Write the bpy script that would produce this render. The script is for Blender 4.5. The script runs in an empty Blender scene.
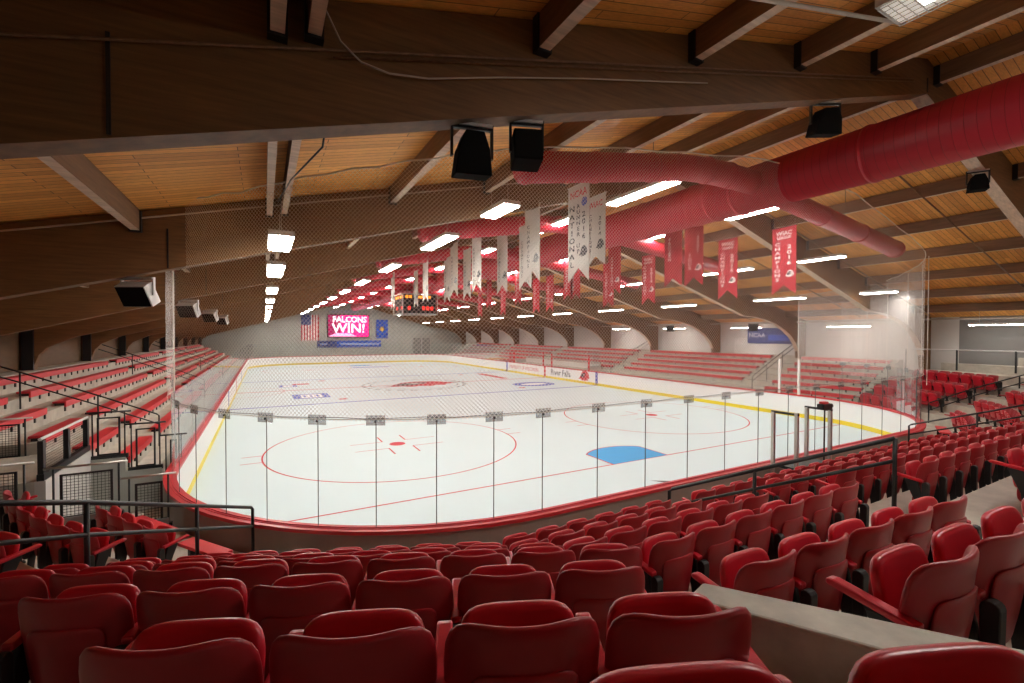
import bpy, math, random
from mathutils import Matrix, Vector
random.seed(7)
sc = bpy.context.scene
col = sc.collection
pi = math.pi
CX, CY, CZ = -11.1895, -11.3263, 4.239          # camera position (origin: middle of the near goal line, ice at z=0)

# ------------------------------------------------------------------ helpers
class MB:
    def __init__(s): s.v = []; s.f = []; s.uv = {}
    def add(s, vs, fs):
        n = len(s.v); s.v += [tuple(v) for v in vs]; s.f += [tuple(i + n for i in f) for f in fs]
    def box(s, x0, x1, y0, y1, z0, z1, M=None):
        vs = [(x, y, z) for z in (z0, z1) for y in (y0, y1) for x in (x0, x1)]
        if M: vs = [tuple(M @ Vector(v)) for v in vs]
        s.add(vs, [(0, 2, 3, 1), (4, 5, 7, 6), (0, 1, 5, 4), (2, 6, 7, 3), (0, 4, 6, 2), (1, 3, 7, 5)])
    def prism(s, poly, a, b, axis):
        """polygon in the plane across `axis`, extruded from a to b along it"""
        def P(p, t):
            if axis == 'y': return (p[0], t, p[1])
            if axis == 'x': return (t, p[0], p[1])
            return (p[0], p[1], t)
        n = len(poly)
        vs = [P(p, a) for p in poly] + [P(p, b) for p in poly]
        fs = [tuple(range(n)), tuple(range(2 * n - 1, n - 1, -1))]
        for i in range(n): j = (i + 1) % n; fs.append((i, i + n, j + n, j))
        s.add(vs, fs)
    def tube(s, pts, r, n=8, cap=True):
        pts = [Vector(p) for p in pts]; m = len(pts); rings = []
        rr = r if isinstance(r, (list, tuple)) else [r] * m
        up = Vector((0, 0, 1))
        for i, p in enumerate(pts):
            d = (pts[min(i + 1, m - 1)] - pts[max(i - 1, 0)]).normalized()
            ref = up if abs(d.z) < .95 else Vector((1, 0, 0))
            a = d.cross(ref).normalized(); b = a.cross(d).normalized()
            k = 1.0
            if 0 < i < m - 1:
                c = (pts[i] - pts[i - 1]).normalized().dot((pts[i + 1] - pts[i]).normalized())
                k = 1 / max(.5, math.sqrt((1 + max(-.9, c)) / 2))
            rings.append([p + (a * math.cos(2 * pi * j / n) + b * math.sin(2 * pi * j / n)) * rr[i] for j in range(n)])
        vs = [v for R in rings for v in R]; fs = []
        for i in range(m - 1):
            for j in range(n):
                k = (j + 1) % n; fs.append((i * n + j, i * n + k, (i + 1) * n + k, (i + 1) * n + j))
        if cap: fs += [tuple(range(n))[::-1], tuple(range((m - 1) * n, m * n))]
        s.add(vs, fs)
    def strip(s, A, B):
        """faces between two equally long polylines"""
        n = len(A); s.add(list(A) + list(B), [(i, i + 1, n + i + 1, n + i) for i in range(n - 1)])
    def disc(s, x, y, z, r0, r1, a0=0, a1=2 * pi, n=48):
        A = [(x + r0 * math.cos(a0 + (a1 - a0) * i / n), y + r0 * math.sin(a0 + (a1 - a0) * i / n), z) for i in range(n + 1)]
        B = [(x + r1 * math.cos(a0 + (a1 - a0) * i / n), y + r1 * math.sin(a0 + (a1 - a0) * i / n), z) for i in range(n + 1)]
        s.strip(B, A)
    def poly(s, pts, z):
        s.add([(p[0], p[1], z) for p in pts], [tuple(range(len(pts)))])
    def build(s, name, m, parent=None, smooth=False, bevel=0):
        me = bpy.data.meshes.new(name); me.from_pydata(s.v, [], s.f); me.update()
        o = bpy.data.objects.new(name, me); col.objects.link(o)
        if m: me.materials.append(m)
        if smooth:
            for p in me.polygons: p.use_smooth = True
        if bevel:
            b = o.modifiers.new('b', 'BEVEL'); b.width = bevel; b.segments = 2; b.limit_method = 'ANGLE'
        if parent: o.parent = parent
        return o

def tag(o, label=None, cat=None, group=None, kind=None):
    if label: o['label'] = label
    if cat: o['category'] = cat
    if group: o['group'] = group
    if kind: o['kind'] = kind
    return o
def struct(o, label=None): return tag(o, label, kind='structure')
def empty(name, loc=(0, 0, 0), rz=0):
    o = bpy.data.objects.new(name, None); col.objects.link(o); o.location = loc; o.rotation_euler = (0, 0, rz)
    o.empty_display_size = .1
    return o
def copy_tree(o, parent=None):
    c = o.copy(); col.objects.link(c); c.parent = parent
    for ch in [q for q in bpy.data.objects if q.parent == o] if o.name not in KIDS else KIDS[o.name]:
        copy_tree(ch, c)
    return c
KIDS = {}
def remember(o):
    KIDS[o.name] = [q for q in bpy.data.objects if q.parent == o]
    for k in KIDS[o.name]: remember(k)
def ordn(n):
    return str(n) + ('th' if 10 <= n % 100 <= 20 else {1: 'st', 2: 'nd', 3: 'rd'}.get(n % 10, 'th'))
def lerp(a, b, t): return a + (b - a) * t
def interp(x, xs, ys):
    if x <= xs[0]: return ys[0]
    for i in range(len(xs) - 1):
        if x <= xs[i + 1]: return lerp(ys[i], ys[i + 1], (x - xs[i]) / (xs[i + 1] - xs[i]))
    return ys[-1]

# ------------------------------------------------------------------ materials
def mat(name, c, rough=.5, metal=0, noise=0, nscale=8, emit=0, spec=.5, bump=0, stretch=None, c2=None, coat=0):
    m = bpy.data.materials.new(name); m.use_nodes = True
    N = m.node_tree.nodes; L = m.node_tree.links; b = N['Principled BSDF']
    b.inputs['Base Color'].default_value = (*c, 1); b.inputs['Roughness'].default_value = rough
    b.inputs['Metallic'].default_value = metal; b.inputs['Specular IOR Level'].default_value = spec
    if coat: b.inputs['Coat Weight'].default_value = coat; b.inputs['Coat Roughness'].default_value = .2
    if emit:
        b.inputs['Emission Color'].default_value = (*c, 1); b.inputs['Emission Strength'].default_value = emit
    if noise or bump:
        tc = N.new('ShaderNodeTexCoord'); mp = N.new('ShaderNodeMapping'); nz = N.new('ShaderNodeTexNoise')
        L.new(tc.outputs['Object'], mp.inputs[0]); L.new(mp.outputs[0], nz.inputs['Vector'])
        if stretch: mp.inputs['Scale'].default_value = stretch
        nz.inputs['Scale'].default_value = nscale; nz.inputs['Detail'].default_value = 6; nz.inputs['Roughness'].default_value = .6
        if noise:
            rp = N.new('ShaderNodeValToRGB'); L.new(nz.outputs['Fac'], rp.inputs[0])
            lo = c2 if c2 else tuple(x * (1 - noise) for x in c)
            rp.color_ramp.elements[0].position = .3; rp.color_ramp.elements[1].position = .7
            rp.color_ramp.elements[0].color = (*lo, 1); rp.color_ramp.elements[1].color = (*[min(1, x * (1 + noise * .5)) for x in c], 1)
            L.new(rp.outputs[0], b.inputs['Base Color'])
        if bump:
            bp = N.new('ShaderNodeBump'); bp.inputs['Strength'].default_value = bump; L.new(nz.outputs['Fac'], bp.inputs['Height'])
            bp.inputs['Distance'].default_value = .02; L.new(bp.outputs[0], b.inputs['Normal'])
    return m

def plank_mat(name, c, c2, width=.14, length=2.3):
    """tongue and groove boards running along X, butt joints staggered"""
    m = bpy.data.materials.new(name); m.use_nodes = True
    N = m.node_tree.nodes; L = m.node_tree.links; b = N['Principled BSDF']; b.inputs['Roughness'].default_value = .55
    tc = N.new('ShaderNodeTexCoord'); br = N.new('ShaderNodeTexBrick')
    L.new(tc.outputs['Object'], br.inputs['Vector'])
    br.inputs['Scale'].default_value = 1; br.inputs['Brick Width'].default_value = length; br.inputs['Row Height'].default_value = width
    br.inputs['Mortar Size'].default_value = .006; br.inputs['Bias'].default_value = 0
    br.inputs['Color1'].default_value = (*c, 1); br.inputs['Color2'].default_value = (*c2, 1); br.inputs['Mortar'].default_value = (c[0] * .25, c[1] * .22, c[2] * .2, 1)
    mp = N.new('ShaderNodeMapping'); mp.inputs['Scale'].default_value = (1.2, 22, 22); L.new(tc.outputs['Object'], mp.inputs[0])
    nz = N.new('ShaderNodeTexNoise'); nz.inputs['Scale'].default_value = 2; nz.inputs['Detail'].default_value = 5; L.new(mp.outputs[0], nz.inputs['Vector'])
    mr = N.new('ShaderNodeMapRange'); L.new(nz.outputs['Fac'], mr.inputs[0]); mr.inputs[3].default_value = .62; mr.inputs[4].default_value = 1.25
    mx = N.new('ShaderNodeMix'); mx.data_type = 'RGBA'; mx.blend_type = 'MULTIPLY'; mx.inputs[0].default_value = 1
    L.new(br.outputs['Color'], mx.inputs[6]); L.new(mr.outputs[0], mx.inputs[7]); L.new(mx.outputs[2], b.inputs['Base Color'])
    return m

def glass_mat(name, tint=(.93, .97, .97), refl=.045, haze=.02):
    m = bpy.data.materials.new(name); m.use_nodes = True
    N = m.node_tree.nodes; L = m.node_tree.links; N.remove(N['Principled BSDF']); out = N['Material Output']
    tr = N.new('ShaderNodeBsdfTransparent'); tr.inputs[0].default_value = (*tint, 1)
    gl = N.new('ShaderNodeBsdfGlossy'); gl.inputs['Roughness'].default_value = .02
    df = N.new('ShaderNodeBsdfDiffuse'); df.inputs[0].default_value = (.75, .85, .85, 1)
    fr = N.new('ShaderNodeFresnel'); fr.inputs[0].default_value = 1.12
    m1 = N.new('ShaderNodeMixShader'); m2 = N.new('ShaderNodeMixShader'); m1.inputs[0].default_value = haze
    L.new(tr.outputs[0], m1.inputs[1]); L.new(df.outputs[0], m1.inputs[2])
    hf = N.new('ShaderNodeMath'); hf.operation = 'MULTIPLY'; hf.inputs[1].default_value = .55; L.new(fr.outputs[0], hf.inputs[0]); L.new(hf.outputs[0], m2.inputs[0]); L.new(m1.outputs[0], m2.inputs[1]); L.new(gl.outputs[0], m2.inputs[2])
    L.new(m2.outputs[0], out.inputs[0])
    return m

def mesh_mat(name, cell, ratio, c, diag=True, base_uv=True):
    """open mesh: strands of colour c in a square or diamond lattice, open between"""
    m = bpy.data.materials.new(name); m.use_nodes = True
    N = m.node_tree.nodes; L = m.node_tree.links; N.remove(N['Principled BSDF']); out = N['Material Output']
    uv = N.new('ShaderNodeUVMap'); sp = N.new('ShaderNodeSeparateXYZ'); L.new(uv.outputs[0], sp.inputs[0])
    def M(op, a, b=None):
        n = N.new('ShaderNodeMath'); n.operation = op
        for i, q in enumerate((a, b)):
            if q is None: continue
            if isinstance(q, (int, float)): n.inputs[i].default_value = q
            else: L.new(q, n.inputs[i])
        return n.outputs[0]
    X, Y = sp.outputs[0], sp.outputs[1]
    if diag: A, B = M('ADD', X, Y), M('SUBTRACT', X, Y)
    else: A, B = X, Y
    def line(q): return M('LESS_THAN', M('FRACT', M('DIVIDE', M('ADD', q, 500.0), cell)), ratio)
    al = M('MAXIMUM', line(A), line(B))
    tr = N.new('ShaderNodeBsdfTransparent'); df = N.new('ShaderNodeBsdfDiffuse'); df.inputs[0].default_value = (*c, 1)
    mx = N.new('ShaderNodeMixShader'); L.new(al, mx.inputs[0]); L.new(tr.outputs[0], mx.inputs[1]); L.new(df.outputs[0], mx.inputs[2])
    L.new(mx.outputs[0], out.inputs[0])
    return m

M_ICE = mat('ice', (.60, .695, .73), rough=.55, noise=.02, nscale=.5, spec=.12)
M_RED = mat('seat_red_plastic', (.56, .014, .030), rough=.30, spec=.5, noise=.06, nscale=5)
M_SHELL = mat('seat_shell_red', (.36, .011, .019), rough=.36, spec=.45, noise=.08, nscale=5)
M_BENCH = mat('bench_red', (.62, .03, .04), rough=.4)
M_BLACK = mat('black_paint', (.012, .012, .013), rough=.42)
M_BLKPL = mat('black_plastic', (.014, .013, .013), rough=.5)
M_CONC = mat('concrete', (.52, .48, .41), rough=.75, noise=.22, nscale=2.5, bump=.15)
M_CONC2 = mat('concrete_trowelled', (.58, .54, .46), rough=.6, noise=.35, nscale=3.5, bump=.1)
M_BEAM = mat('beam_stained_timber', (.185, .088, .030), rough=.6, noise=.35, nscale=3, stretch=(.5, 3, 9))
M_BEAMLIT = mat('beam_soffit_bounce_lit', (.72, .56, .42), rough=.6, noise=.25, nscale=3, stretch=(.6, 6, 6))  # pale timber copy: ice bounce on the undersides put into the colour
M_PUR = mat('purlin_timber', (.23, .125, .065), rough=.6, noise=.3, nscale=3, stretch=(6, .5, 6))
M_DECK = plank_mat('roof_decking', (.92, .44, .10), (.70, .30, .06))
M_DUCT = mat('duct_red', (.50, .018, .038), rough=.40, metal=0, spec=.5)
M_WHITE = mat('white_board', (.84, .85, .85), rough=.3)
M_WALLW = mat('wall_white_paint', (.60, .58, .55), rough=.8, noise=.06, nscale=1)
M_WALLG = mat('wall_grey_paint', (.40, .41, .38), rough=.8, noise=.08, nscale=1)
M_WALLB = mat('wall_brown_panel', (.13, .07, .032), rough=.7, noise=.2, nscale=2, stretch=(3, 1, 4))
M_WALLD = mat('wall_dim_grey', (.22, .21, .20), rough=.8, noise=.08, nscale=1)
M_YEL = mat('kick_yellow', (.80, .62, .03), rough=.4)
M_CAP = mat('cap_red', (.55, .02, .03), rough=.35)
M_OUTP = mat('outer_board_tan', (.30, .245, .21), rough=.6, noise=.12, nscale=1.5)
M_LRED = mat('line_red', (.55, .05, .07), rough=.55, spec=.12)
M_LBLU = mat('line_blue', (.12, .15, .48), rough=.55, spec=.12)
M_CREASE = mat('crease_blue', (.07, .33, .66), rough=.55, spec=.12)
M_LBLK = mat('ink_black', (.03, .03, .035), rough=.4)
M_INKW = mat('ink_white', (.82, .80, .78), rough=.5)
M_CLOTHW = mat('banner_white', (.62, .59, .55), rough=.75)
M_CLOTHR = mat('banner_red', (.50, .018, .035), rough=.7)
M_GLASS = glass_mat('rink_glass')
M_CLAMP = glass_mat('clamp_plate', tint=(.80, .82, .83), haze=.22)
M_SPK = mat('speaker_black', (.010, .010, .010), rough=.95, spec=.08)
M_STEEL = mat('brushed_steel', (.55, .53, .50), rough=.35, metal=.9)
M_GALV = mat('light_metal', (.62, .61, .60), rough=.4, metal=.3)
M_LIGHT = mat('lamp_glow', (1, .965, .90), emit=53)
M_LIGHTDIM = mat('lamp_dim', (1, .95, .85), emit=.38)
M_HOUS = mat('lamp_housing', (.6, .58, .55), rough=.5)
M_NET = mesh_mat('netting', .070, .125, (.80, .76, .72))
M_NETEDGE = mat('net_rope', (.70, .64, .56), rough=.8)
M_WIRE = mesh_mat('wire_mesh', .05, .13, (.02, .02, .02), diag=False)
M_CREAM = mat('pipe_cream', (.50, .43, .36), rough=.5)
M_TEXTR = mat('ink_red', (.60, .03, .05), rough=.5)
M_FLAGB = mat('flag_navy', (.035, .055, .20), rough=.7)
M_FLAGB2 = mat('flag_blue', (.03, .10, .50), rough=.7)
M_GOLD = mat('ink_gold', (.75, .45, .08), rough=.6)
M_SCRM = mat('screen_magenta', (.80, .01, .20), emit=1.3)
M_SCRD = mat('screen_dark_magenta', (.28, .0, .07), emit=1.0)
M_SCRW = mat('screen_white', (1, .93, 1), emit=1.6)
M_ORNG = mat('digits_orange', (1, .30, .02), emit=1.6)
M_RLED = mat('digits_red', (1, .03, .02), emit=1.4)

# ------------------------------------------------------------------ camera
f, yaw, pit, rol = 453.565, .4997, -.0161, .0025
F = Vector((math.sin(yaw) * math.cos(pit), math.cos(yaw) * math.cos(pit), math.sin(pit)))
R = Vector((math.cos(yaw), -math.sin(yaw), 0)); U = R.cross(F)
R2 = math.cos(rol) * R + math.sin(rol) * U; U2 = -math.sin(rol) * R + math.cos(rol) * U
cam = bpy.data.objects.new('camera', bpy.data.cameras.new('camera')); col.objects.link(cam)
cam.data.sensor_width = 36; cam.data.lens = f * 36 / 1024; cam.data.clip_start = .05; cam.data.clip_end = 300
cam.matrix_world = Matrix(((R2.x, U2.x, -F.x, CX), (R2.y, U2.y, -F.y, CY), (R2.z, U2.z, -F.z, CZ), (0, 0, 0, 1)))
sc.camera = cam

# ------------------------------------------------------------------ text helper
def text(body, size, M, m, parent, name='lettering', ax='CENTER', ay='CENTER', sx=1, spacing=1, line=1, ext=.002, off=0):
    c = bpy.data.curves.new(name, 'FONT'); c.body = body; c.size = size; c.align_x = ax; c.align_y = ay
    c.extrude = ext; c.space_character = spacing; c.space_line = line; c.offset = off; c.resolution_u = 2
    c.materials.append(m)
    t = bpy.data.objects.new(name, c)
    me = bpy.data.meshes.new_from_object(t); bpy.data.objects.remove(t); bpy.data.curves.remove(c)
    if not me.materials: me.materials.append(m)
    o = bpy.data.objects.new(name, me); col.objects.link(o)
    o.matrix_world = M @ Matrix.Diagonal((sx, 1, 1, 1))
    if parent: o.parent = parent
    return o
def frame_M(p, xd, yd):
    x = Vector(xd).normalized(); y = Vector(yd).normalized(); z = x.cross(y)
    return Matrix(((x.x, y.x, z.x, p[0]), (x.y, y.y, z.y, p[1]), (x.z, y.z, z.z, p[2]), (0, 0, 0, 1)))

# ------------------------------------------------------------------ rink outline
W, RC, YN, YF = 12.95, 6.1, -4.6, 56.9
C1 = (-W + RC, YN + RC); C2 = (W - RC, YN + RC); C3 = (W - RC, YF - RC); C4 = (-W + RC, YF - RC)
def outline(off, na=18, closed=True):
    """points going: near-left corner, near end, near-right corner, right side, far corners, left side"""
    r = RC + off; P = []
    for c, a0 in ((C1, pi), (C2, 1.5 * pi), (C3, 0), (C4, .5 * pi)):
        for i in range(na + 1):
            a = a0 + pi / 2 * i / na; P.append((c[0] + r * math.cos(a), c[1] + r * math.sin(a)))
    if closed: P.append(P[0])
    return P
def ring(mb, o0, o1, z0, z1):
    A = outline(o0); B = outline(o1); n = len(A)
    a0 = [(x, y, z0) for x, y in A]; a1 = [(x, y, z1) for x, y in A]; b0 = [(x, y, z0) for x, y in B]; b1 = [(x, y, z1) for x, y in B]
    mb.strip(a1, a0); mb.strip(b0, b1); mb.strip(b1, a1); mb.strip(a0, b0)

# ice
ib = MB(); P = outline(.0, closed=False); ib.poly(P, 0)
ice = struct(ib.build('floor_ice', M_ICE), 'white ice sheet marked with lines and faceoff circles')
def part(mb, name, m, parent, label=None, **k):
    o = mb.build(name, m, parent, **k)
    if label: o['label'] = label
    return o
ZI = .004
BL, CLN, FB, FG = 18.25, 26.15, 34.05, 52.3
def inx(y):  # half width of the ice at y
    if y < C1[1]: return C2[0] + math.sqrt(max(0, RC ** 2 - (C1[1] - y) ** 2))
    if y > C3[1]: return C2[0] + math.sqrt(max(0, RC ** 2 - (y - C3[1]) ** 2))
    return W
for yy in (0, FG):
    b = MB(); w = inx(yy) - .02; b.add([(-w, yy - .03, ZI), (w, yy - .03, ZI), (w, yy + .03, ZI), (-w, yy + .03, ZI)], [(0, 1, 2, 3)])
    part(b, 'goal_line', M_LRED, ice, 'thin red goal line')
for yy in (BL, FB):
    b = MB(); b.add([(-W, yy - .15, ZI), (W, yy - .15, ZI), (W, yy + .15, ZI), (-W, yy + .15, ZI)], [(0, 1, 2, 3)])
    part(b, 'blue_line', M_LBLU, ice, 'blue zone line')
b = MB(); b.add([(-W, CLN - .12, ZI), (W, CLN - .12, ZI), (W, CLN + .12, ZI), (-W, CLN + .12, ZI)], [(0, 1, 2, 3)])
part(b, 'center_line', M_LRED, ice, 'red center line')
for sx in (-1, 1):
    for yc, s in ((6.08, 1), (2 * CLN - 6.08, -1)):
        x = sx * 6.71; b = MB(); b.disc(x, yc, ZI, 4.545, 4.60, n=96)
        for hx in (-1, 1):
            for dy in (-.46, .46): # hash marks outside the circle
                x0 = x + hx * math.sqrt(4.57 ** 2 - dy ** 2); b.add([(x0, yc + dy - .025, ZI), (x0 + hx * .65, yc + dy - .025, ZI), (x0 + hx * .65, yc + dy + .025, ZI), (x0, yc + dy + .025, ZI)], [(0, 1, 2, 3)])
            for hy in (-1, 1):  # restraint marks by the dot
                ax, ay = x + hx * .45, yc + hy * .55
                b.add([(ax, ay - .022, ZI), (ax + hx * 1.2, ay - .022, ZI), (ax + hx * 1.2, ay + .022, ZI), (ax, ay + .022, ZI)], [(0, 1, 2, 3)])
                b.add([(ax - .03, ay, ZI), (ax + .03, ay, ZI), (ax + .03, ay + hy * .9, ZI), (ax - .03, ay + hy * .9, ZI)], [(0, 1, 2, 3)])
        part(b, 'faceoff_circle', M_LRED, ice, 'red faceoff circle')
        b = MB(); b.disc(x, yc, ZI + .001, 0, .30, n=24); part(b, 'faceoff_dot', M_LRED, ice, 'red faceoff dot')
    for yc in (BL + 1.5, FB - 1.5):
        b = MB(); b.disc(sx * 6.71, yc, ZI + .001, 0, .30, n=24); part(b, 'faceoff_dot', M_LRED, ice, 'red faceoff dot')
for yy, s in ((0, 1), (FG, -1)):
    def crease(g):
        P = [(-1.22 - g, 0 - g * .0), (-1.22 - g, 1.37)]
        for i in range(13):
            a = lerp(math.acos(-1.22 / 1.83), math.acos(1.22 / 1.83), i / 12); P.append(((1.83 + g) * math.cos(a), (1.83 + g) * math.sin(a) + .02))
        P += [(1.22 + g, 1.37), (1.22 + g, 0)]
        return [(x, yy + s * y) for x, y in P]
    b = MB(); b.poly(crease(.05), ZI + .001); part(b, 'crease_outline', M_LRED, ice, 'red crease outline')
    b = MB(); b.poly(crease(0), ZI + .002); part(b, 'goal_crease', M_CREASE, ice, 'blue goal crease')
b = MB(); b.disc(-W, CLN, ZI + .001, 3.0, 3.06, -pi / 2, pi / 2); part(b, 'referee_crease', M_LRED, ice)
# centre logo: ring of dashes, bird's head in red, black and grey
b = MB()
for i in range(26): b.disc(-.1, 26.0, ZI + .002, 4.05, 4.28, 2 * pi * i / 26, 2 * pi * (i + .55) / 26, n=3)
b.disc(-.1, 26.0, ZI + .002, 3.55, 3.62, n=60)
part(b, 'logo_ring', M_LBLK, ice, 'ring of black dashes')
def lg(pts, m, z, nm, lb=None, k=1.0, o=(-.1, 26.0)):
    b = MB(); b.poly([(o[0] + x * k, o[1] + y * k) for x, y in pts], z); part(b, nm, m, ice, lb)
FAL_R = [(-2.9, -.9), (-1.9, -.5), (-1.5, .3), (-.6, 1.5), (.6, 1.9), (1.9, 1.5), (2.8, .5), (3.0, -.4), (2.2, -.6), (2.0, -1.3), (1.2, -1.0), (.9, -1.6), (.1, -1.1), (-.7, -1.5), (-1.2, -.9)]
FAL_K = [(-1.5, .1), (-.6, .9), (.5, 1.2), (1.3, .9), (.7, .4), (.9, 0), (.1, -.1), (.2, -.6), (-.5, -.4), (-1.0, -.5)]
FAL_W = [(-.4, .5), (.2, .75), (.6, .55), (.1, .35)]
lg(FAL_R, M_LRED, ZI + .003, 'logo_head', 'red bird head', k=1.12); lg(FAL_K, M_LBLK, ZI + .004, 'logo_mask', 'black mask', k=1.2); lg(FAL_W, M_INKW, ZI + .005, 'logo_eye', 'white eye', k=1.2)
# adverts on the ice
def icerect(x0, x1, y0, y1, m, z, nm, lb=None):
    b = MB(); b.add([(x0, y0, z), (x1, y0, z), (x1, y1, z), (x0, y1, z)], [(0, 1, 2, 3)]); part(b, nm, m, ice, lb)
icerect(-9.55, -7.3, 21.0, 23.4, M_LBLU, ZI + .001, 'ice_advert', 'blue bordered panel'); icerect(-9.05, -7.75, 21.35, 23.05, M_INKW, ZI + .002, 'ice_advert', 'white panel')
for q in range(3): icerect(-8.9 + q * .4, -8.75 + q * .4, 21.7, 22.7, M_LBLU, ZI + .003, 'ice_advert')
icerect(-10.2, -8.9, 28.6, 30.2, M_LBLU, ZI + .001, 'ice_advert', 'small blue panel'); icerect(-9.9, -9.2, 28.9, 29.9, M_INKW, ZI + .002, 'ice_advert', 'small white panel'); icerect(-9.2, -7.9, 30.0, 30.9, M_LRED, ZI + .002, 'ice_advert', 'small red panel')
icerect(-1.5, 3.0, 47.4, 48.4, M_LBLU, ZI + .001, 'ice_advert', 'blue panel by the far circles')
icerect(8.6, 9.4, 27, 33, M_LRED, ZI + .001, 'ice_advert', 'long red bar')
b = MB(); pts = [(8.9 + 1.9 * math.cos(a * pi / 16), 21.6 + 1.5 * math.sin(a * pi / 16)) for a in range(32)]; b.poly(pts, ZI + .001); part(b, 'ice_advert', M_LBLU, ice, 'blue oval')
b = MB(); pts = [(8.9 + 1.2 * math.cos(a * pi / 16), 21.6 + .6 * math.sin(a * pi / 16)) for a in range(32)]; b.poly(pts, ZI + .002); part(b, 'ice_advert', M_INKW, ice, 'white oval')
b = MB(); b.poly([(-1.4, -1.75), (-.9, -2.05), (-.45, -2.55), (-.95, -2.35)], ZI + .001); part(b, 'ice_mark', M_LBLK, ice, 'thin dark mark')  # small dark four-sided patch behind the goal line

# boards
boards = tag(empty('rink_boards', (0, YN, 0)), 'white hockey boards with red cap, yellow kick strip and clear panes round the ice', 'rink boards')
def bpart(mb, name, m, label=None, smooth=False):
    o = mb.build(name, m); o.parent = boards; o.matrix_parent_inverse = Matrix.Translation((0, -YN, 0))
    if label: o['label'] = label
    return o
b = MB(); ring(b, 0, .04, .20, 1.09); bpart(b, 'inner_panel', M_WHITE, 'white panel')
b = MB(); ring(b, -.012, .04, 0, .20); bpart(b, 'kick_plate', M_YEL, 'yellow kick strip')
b = MB(); ring(b, .13, .15, 0, 1.09); bpart(b, 'outer_panel', M_OUTP, 'tan outer panel')
b = MB(); ring(b, -.03, .21, 1.09, 1.15); bpart(b, 'cap_rail', M_CAP, 'red cap rail')
b = MB(); ring(b, .05, .08, 1.15, 1.165); ring(b, .115, .125, 1.15, 1.16); bpart(b, 'cap_trim', M_TEXTR, 'raised red bead')
# seams in outer panel
Zg0, Zg1 = 1.15, 2.90
def path_pts(off):
    """arc-length sampled outline, returns list of (s, x, y)"""
    P = outline(off, 60); S = [0]
    for i in range(1, len(P)): S.append(S[-1] + math.dist(P[i], P[i - 1]))
    return P, S
PP, SS = path_pts(.06)
TOT = SS[-1]
def at_s(s):
    s = max(0, min(TOT - 1e-6, s)); lo, hi = 0, len(SS) - 1
    while hi - lo > 1:
        m = (lo + hi) // 2
        if SS[m] <= s: lo = m
        else: hi = m
    t = (s - SS[lo]) / max(1e-9, SS[hi] - SS[lo])
    return (lerp(PP[lo][0], PP[hi][0], t), lerp(PP[lo][1], PP[hi][1], t))
arc = pi / 2 * (RC + .06); near = 2 * C2[0]; side = C3[1] - C1[1]
cuts = []
s0 = arc + near + arc                       # end of the near-right corner
# near panes: put one seam on x=-6.94 (seen in the photo), spaced 1.22 m
sA = arc + (-6.94 - C1[0]); s = sA
s = sA + 1.22
while s < s0 - .3: cuts.append(s); s += 1.22
r_ = RC + .06
def s_pane(u):
    t = math.atan((u - 512) / f) + yaw; dx, dy = math.sin(t), math.cos(t); ox, oy = CX - C1[0], CY - C1[1]
    bb = ox * dx + oy * dy; cc = ox * ox + oy * oy - r_ * r_; tt = -bb - math.sqrt(bb * bb - cc)
    return arc + r_ * math.atan2(ox + dx * tt, -(oy + dy * tt))
cuts += [s_pane(u) for u in (494, 436.5, 375.8, 317.5, 266, 225, 195, 178)] + [sA]
cuts.append(0.0); cuts.sort(); NEARCUT = list(cuts)
n = 17
cuts += [s0 + side * i / n for i in range(0, n + 1)]
sf = s0 + side; nf = 12
cuts += [sf + (2 * arc + near) * i / nf for i in range(1, nf + 1)]
sl = sf + 2 * arc + near
cuts += [sl + (TOT - sl) * i / n for i in range(1, n + 1)]
BENCH = (20.2, 32.6)
np_ = 0
for i in range(len(cuts) - 1):
    a, c = cuts[i] + .004, cuts[i + 1] - .004
    m = max(1, int((c - a) / .6)) if (a < s0 or sf < a < sl) else 1
    Q = [at_s(lerp(a, c, j / m)) for j in range(m + 1)]
    if Q[0][0] > 12.9 and BENCH[0] - 1 < (Q[0][1] + Q[-1][1]) / 2 < BENCH[1]: continue
    b = MB(); b.strip([(x, y, Zg0) for x, y in Q], [(x, y, Zg1) for x, y in Q]); bpart(b, 'glass_pane', M_GLASS)
# dark seams between panes + clamps at the joints of the near panes
M_SEAM = mat('seam_dark', (.07, .08, .08), rough=.5)
def seam(s, w, z1=Zg1, m=None, nm='pane_joint'):
    x, y = at_s(s); b = MB(); b.box(x - w, x + w, y - w, y + w, Zg0, z1); bpart(b, nm, m or M_SEAM)
for s in NEARCUT[1:]: seam(s, .006)
for s in cuts[len(NEARCUT):]: seam(s, .006, m=M_GALV)
for k, s in enumerate(NEARCUT[1:]):
    x, y = at_s(s); x2, y2 = at_s(s + .05); d = math.atan2(y2 - y, x2 - x)
    M = Matrix.Translation((x, y, Zg1 - .02)) @ Matrix.Rotation(d, 4, 'Z')
    b = MB(); b.box(-.15, .15, -.03, -.022, -.09, .07, M); o = bpart(b, 'joint_clamp', M_CLAMP, 'smoked clamp plate')
    b = MB(); b.box(-.015, .015, -.04, -.02, -.045, -.015, M); q = b.build('bolt', M_BLKPL); q.parent = o
b = MB()
for s_ in [i * .6 for i in range(int(s0 / .6))]:
    x, y = at_s(s_)
pts = [(*at_s(s0 * i / 70), Zg1 + .0 + .012 * math.sin(i * 2.1)) for i in range(71)]
b.tube(pts, .005, 5); bpart(b, 'tie_rope', M_SEAM, 'dark cord along the top of the panes')
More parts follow.
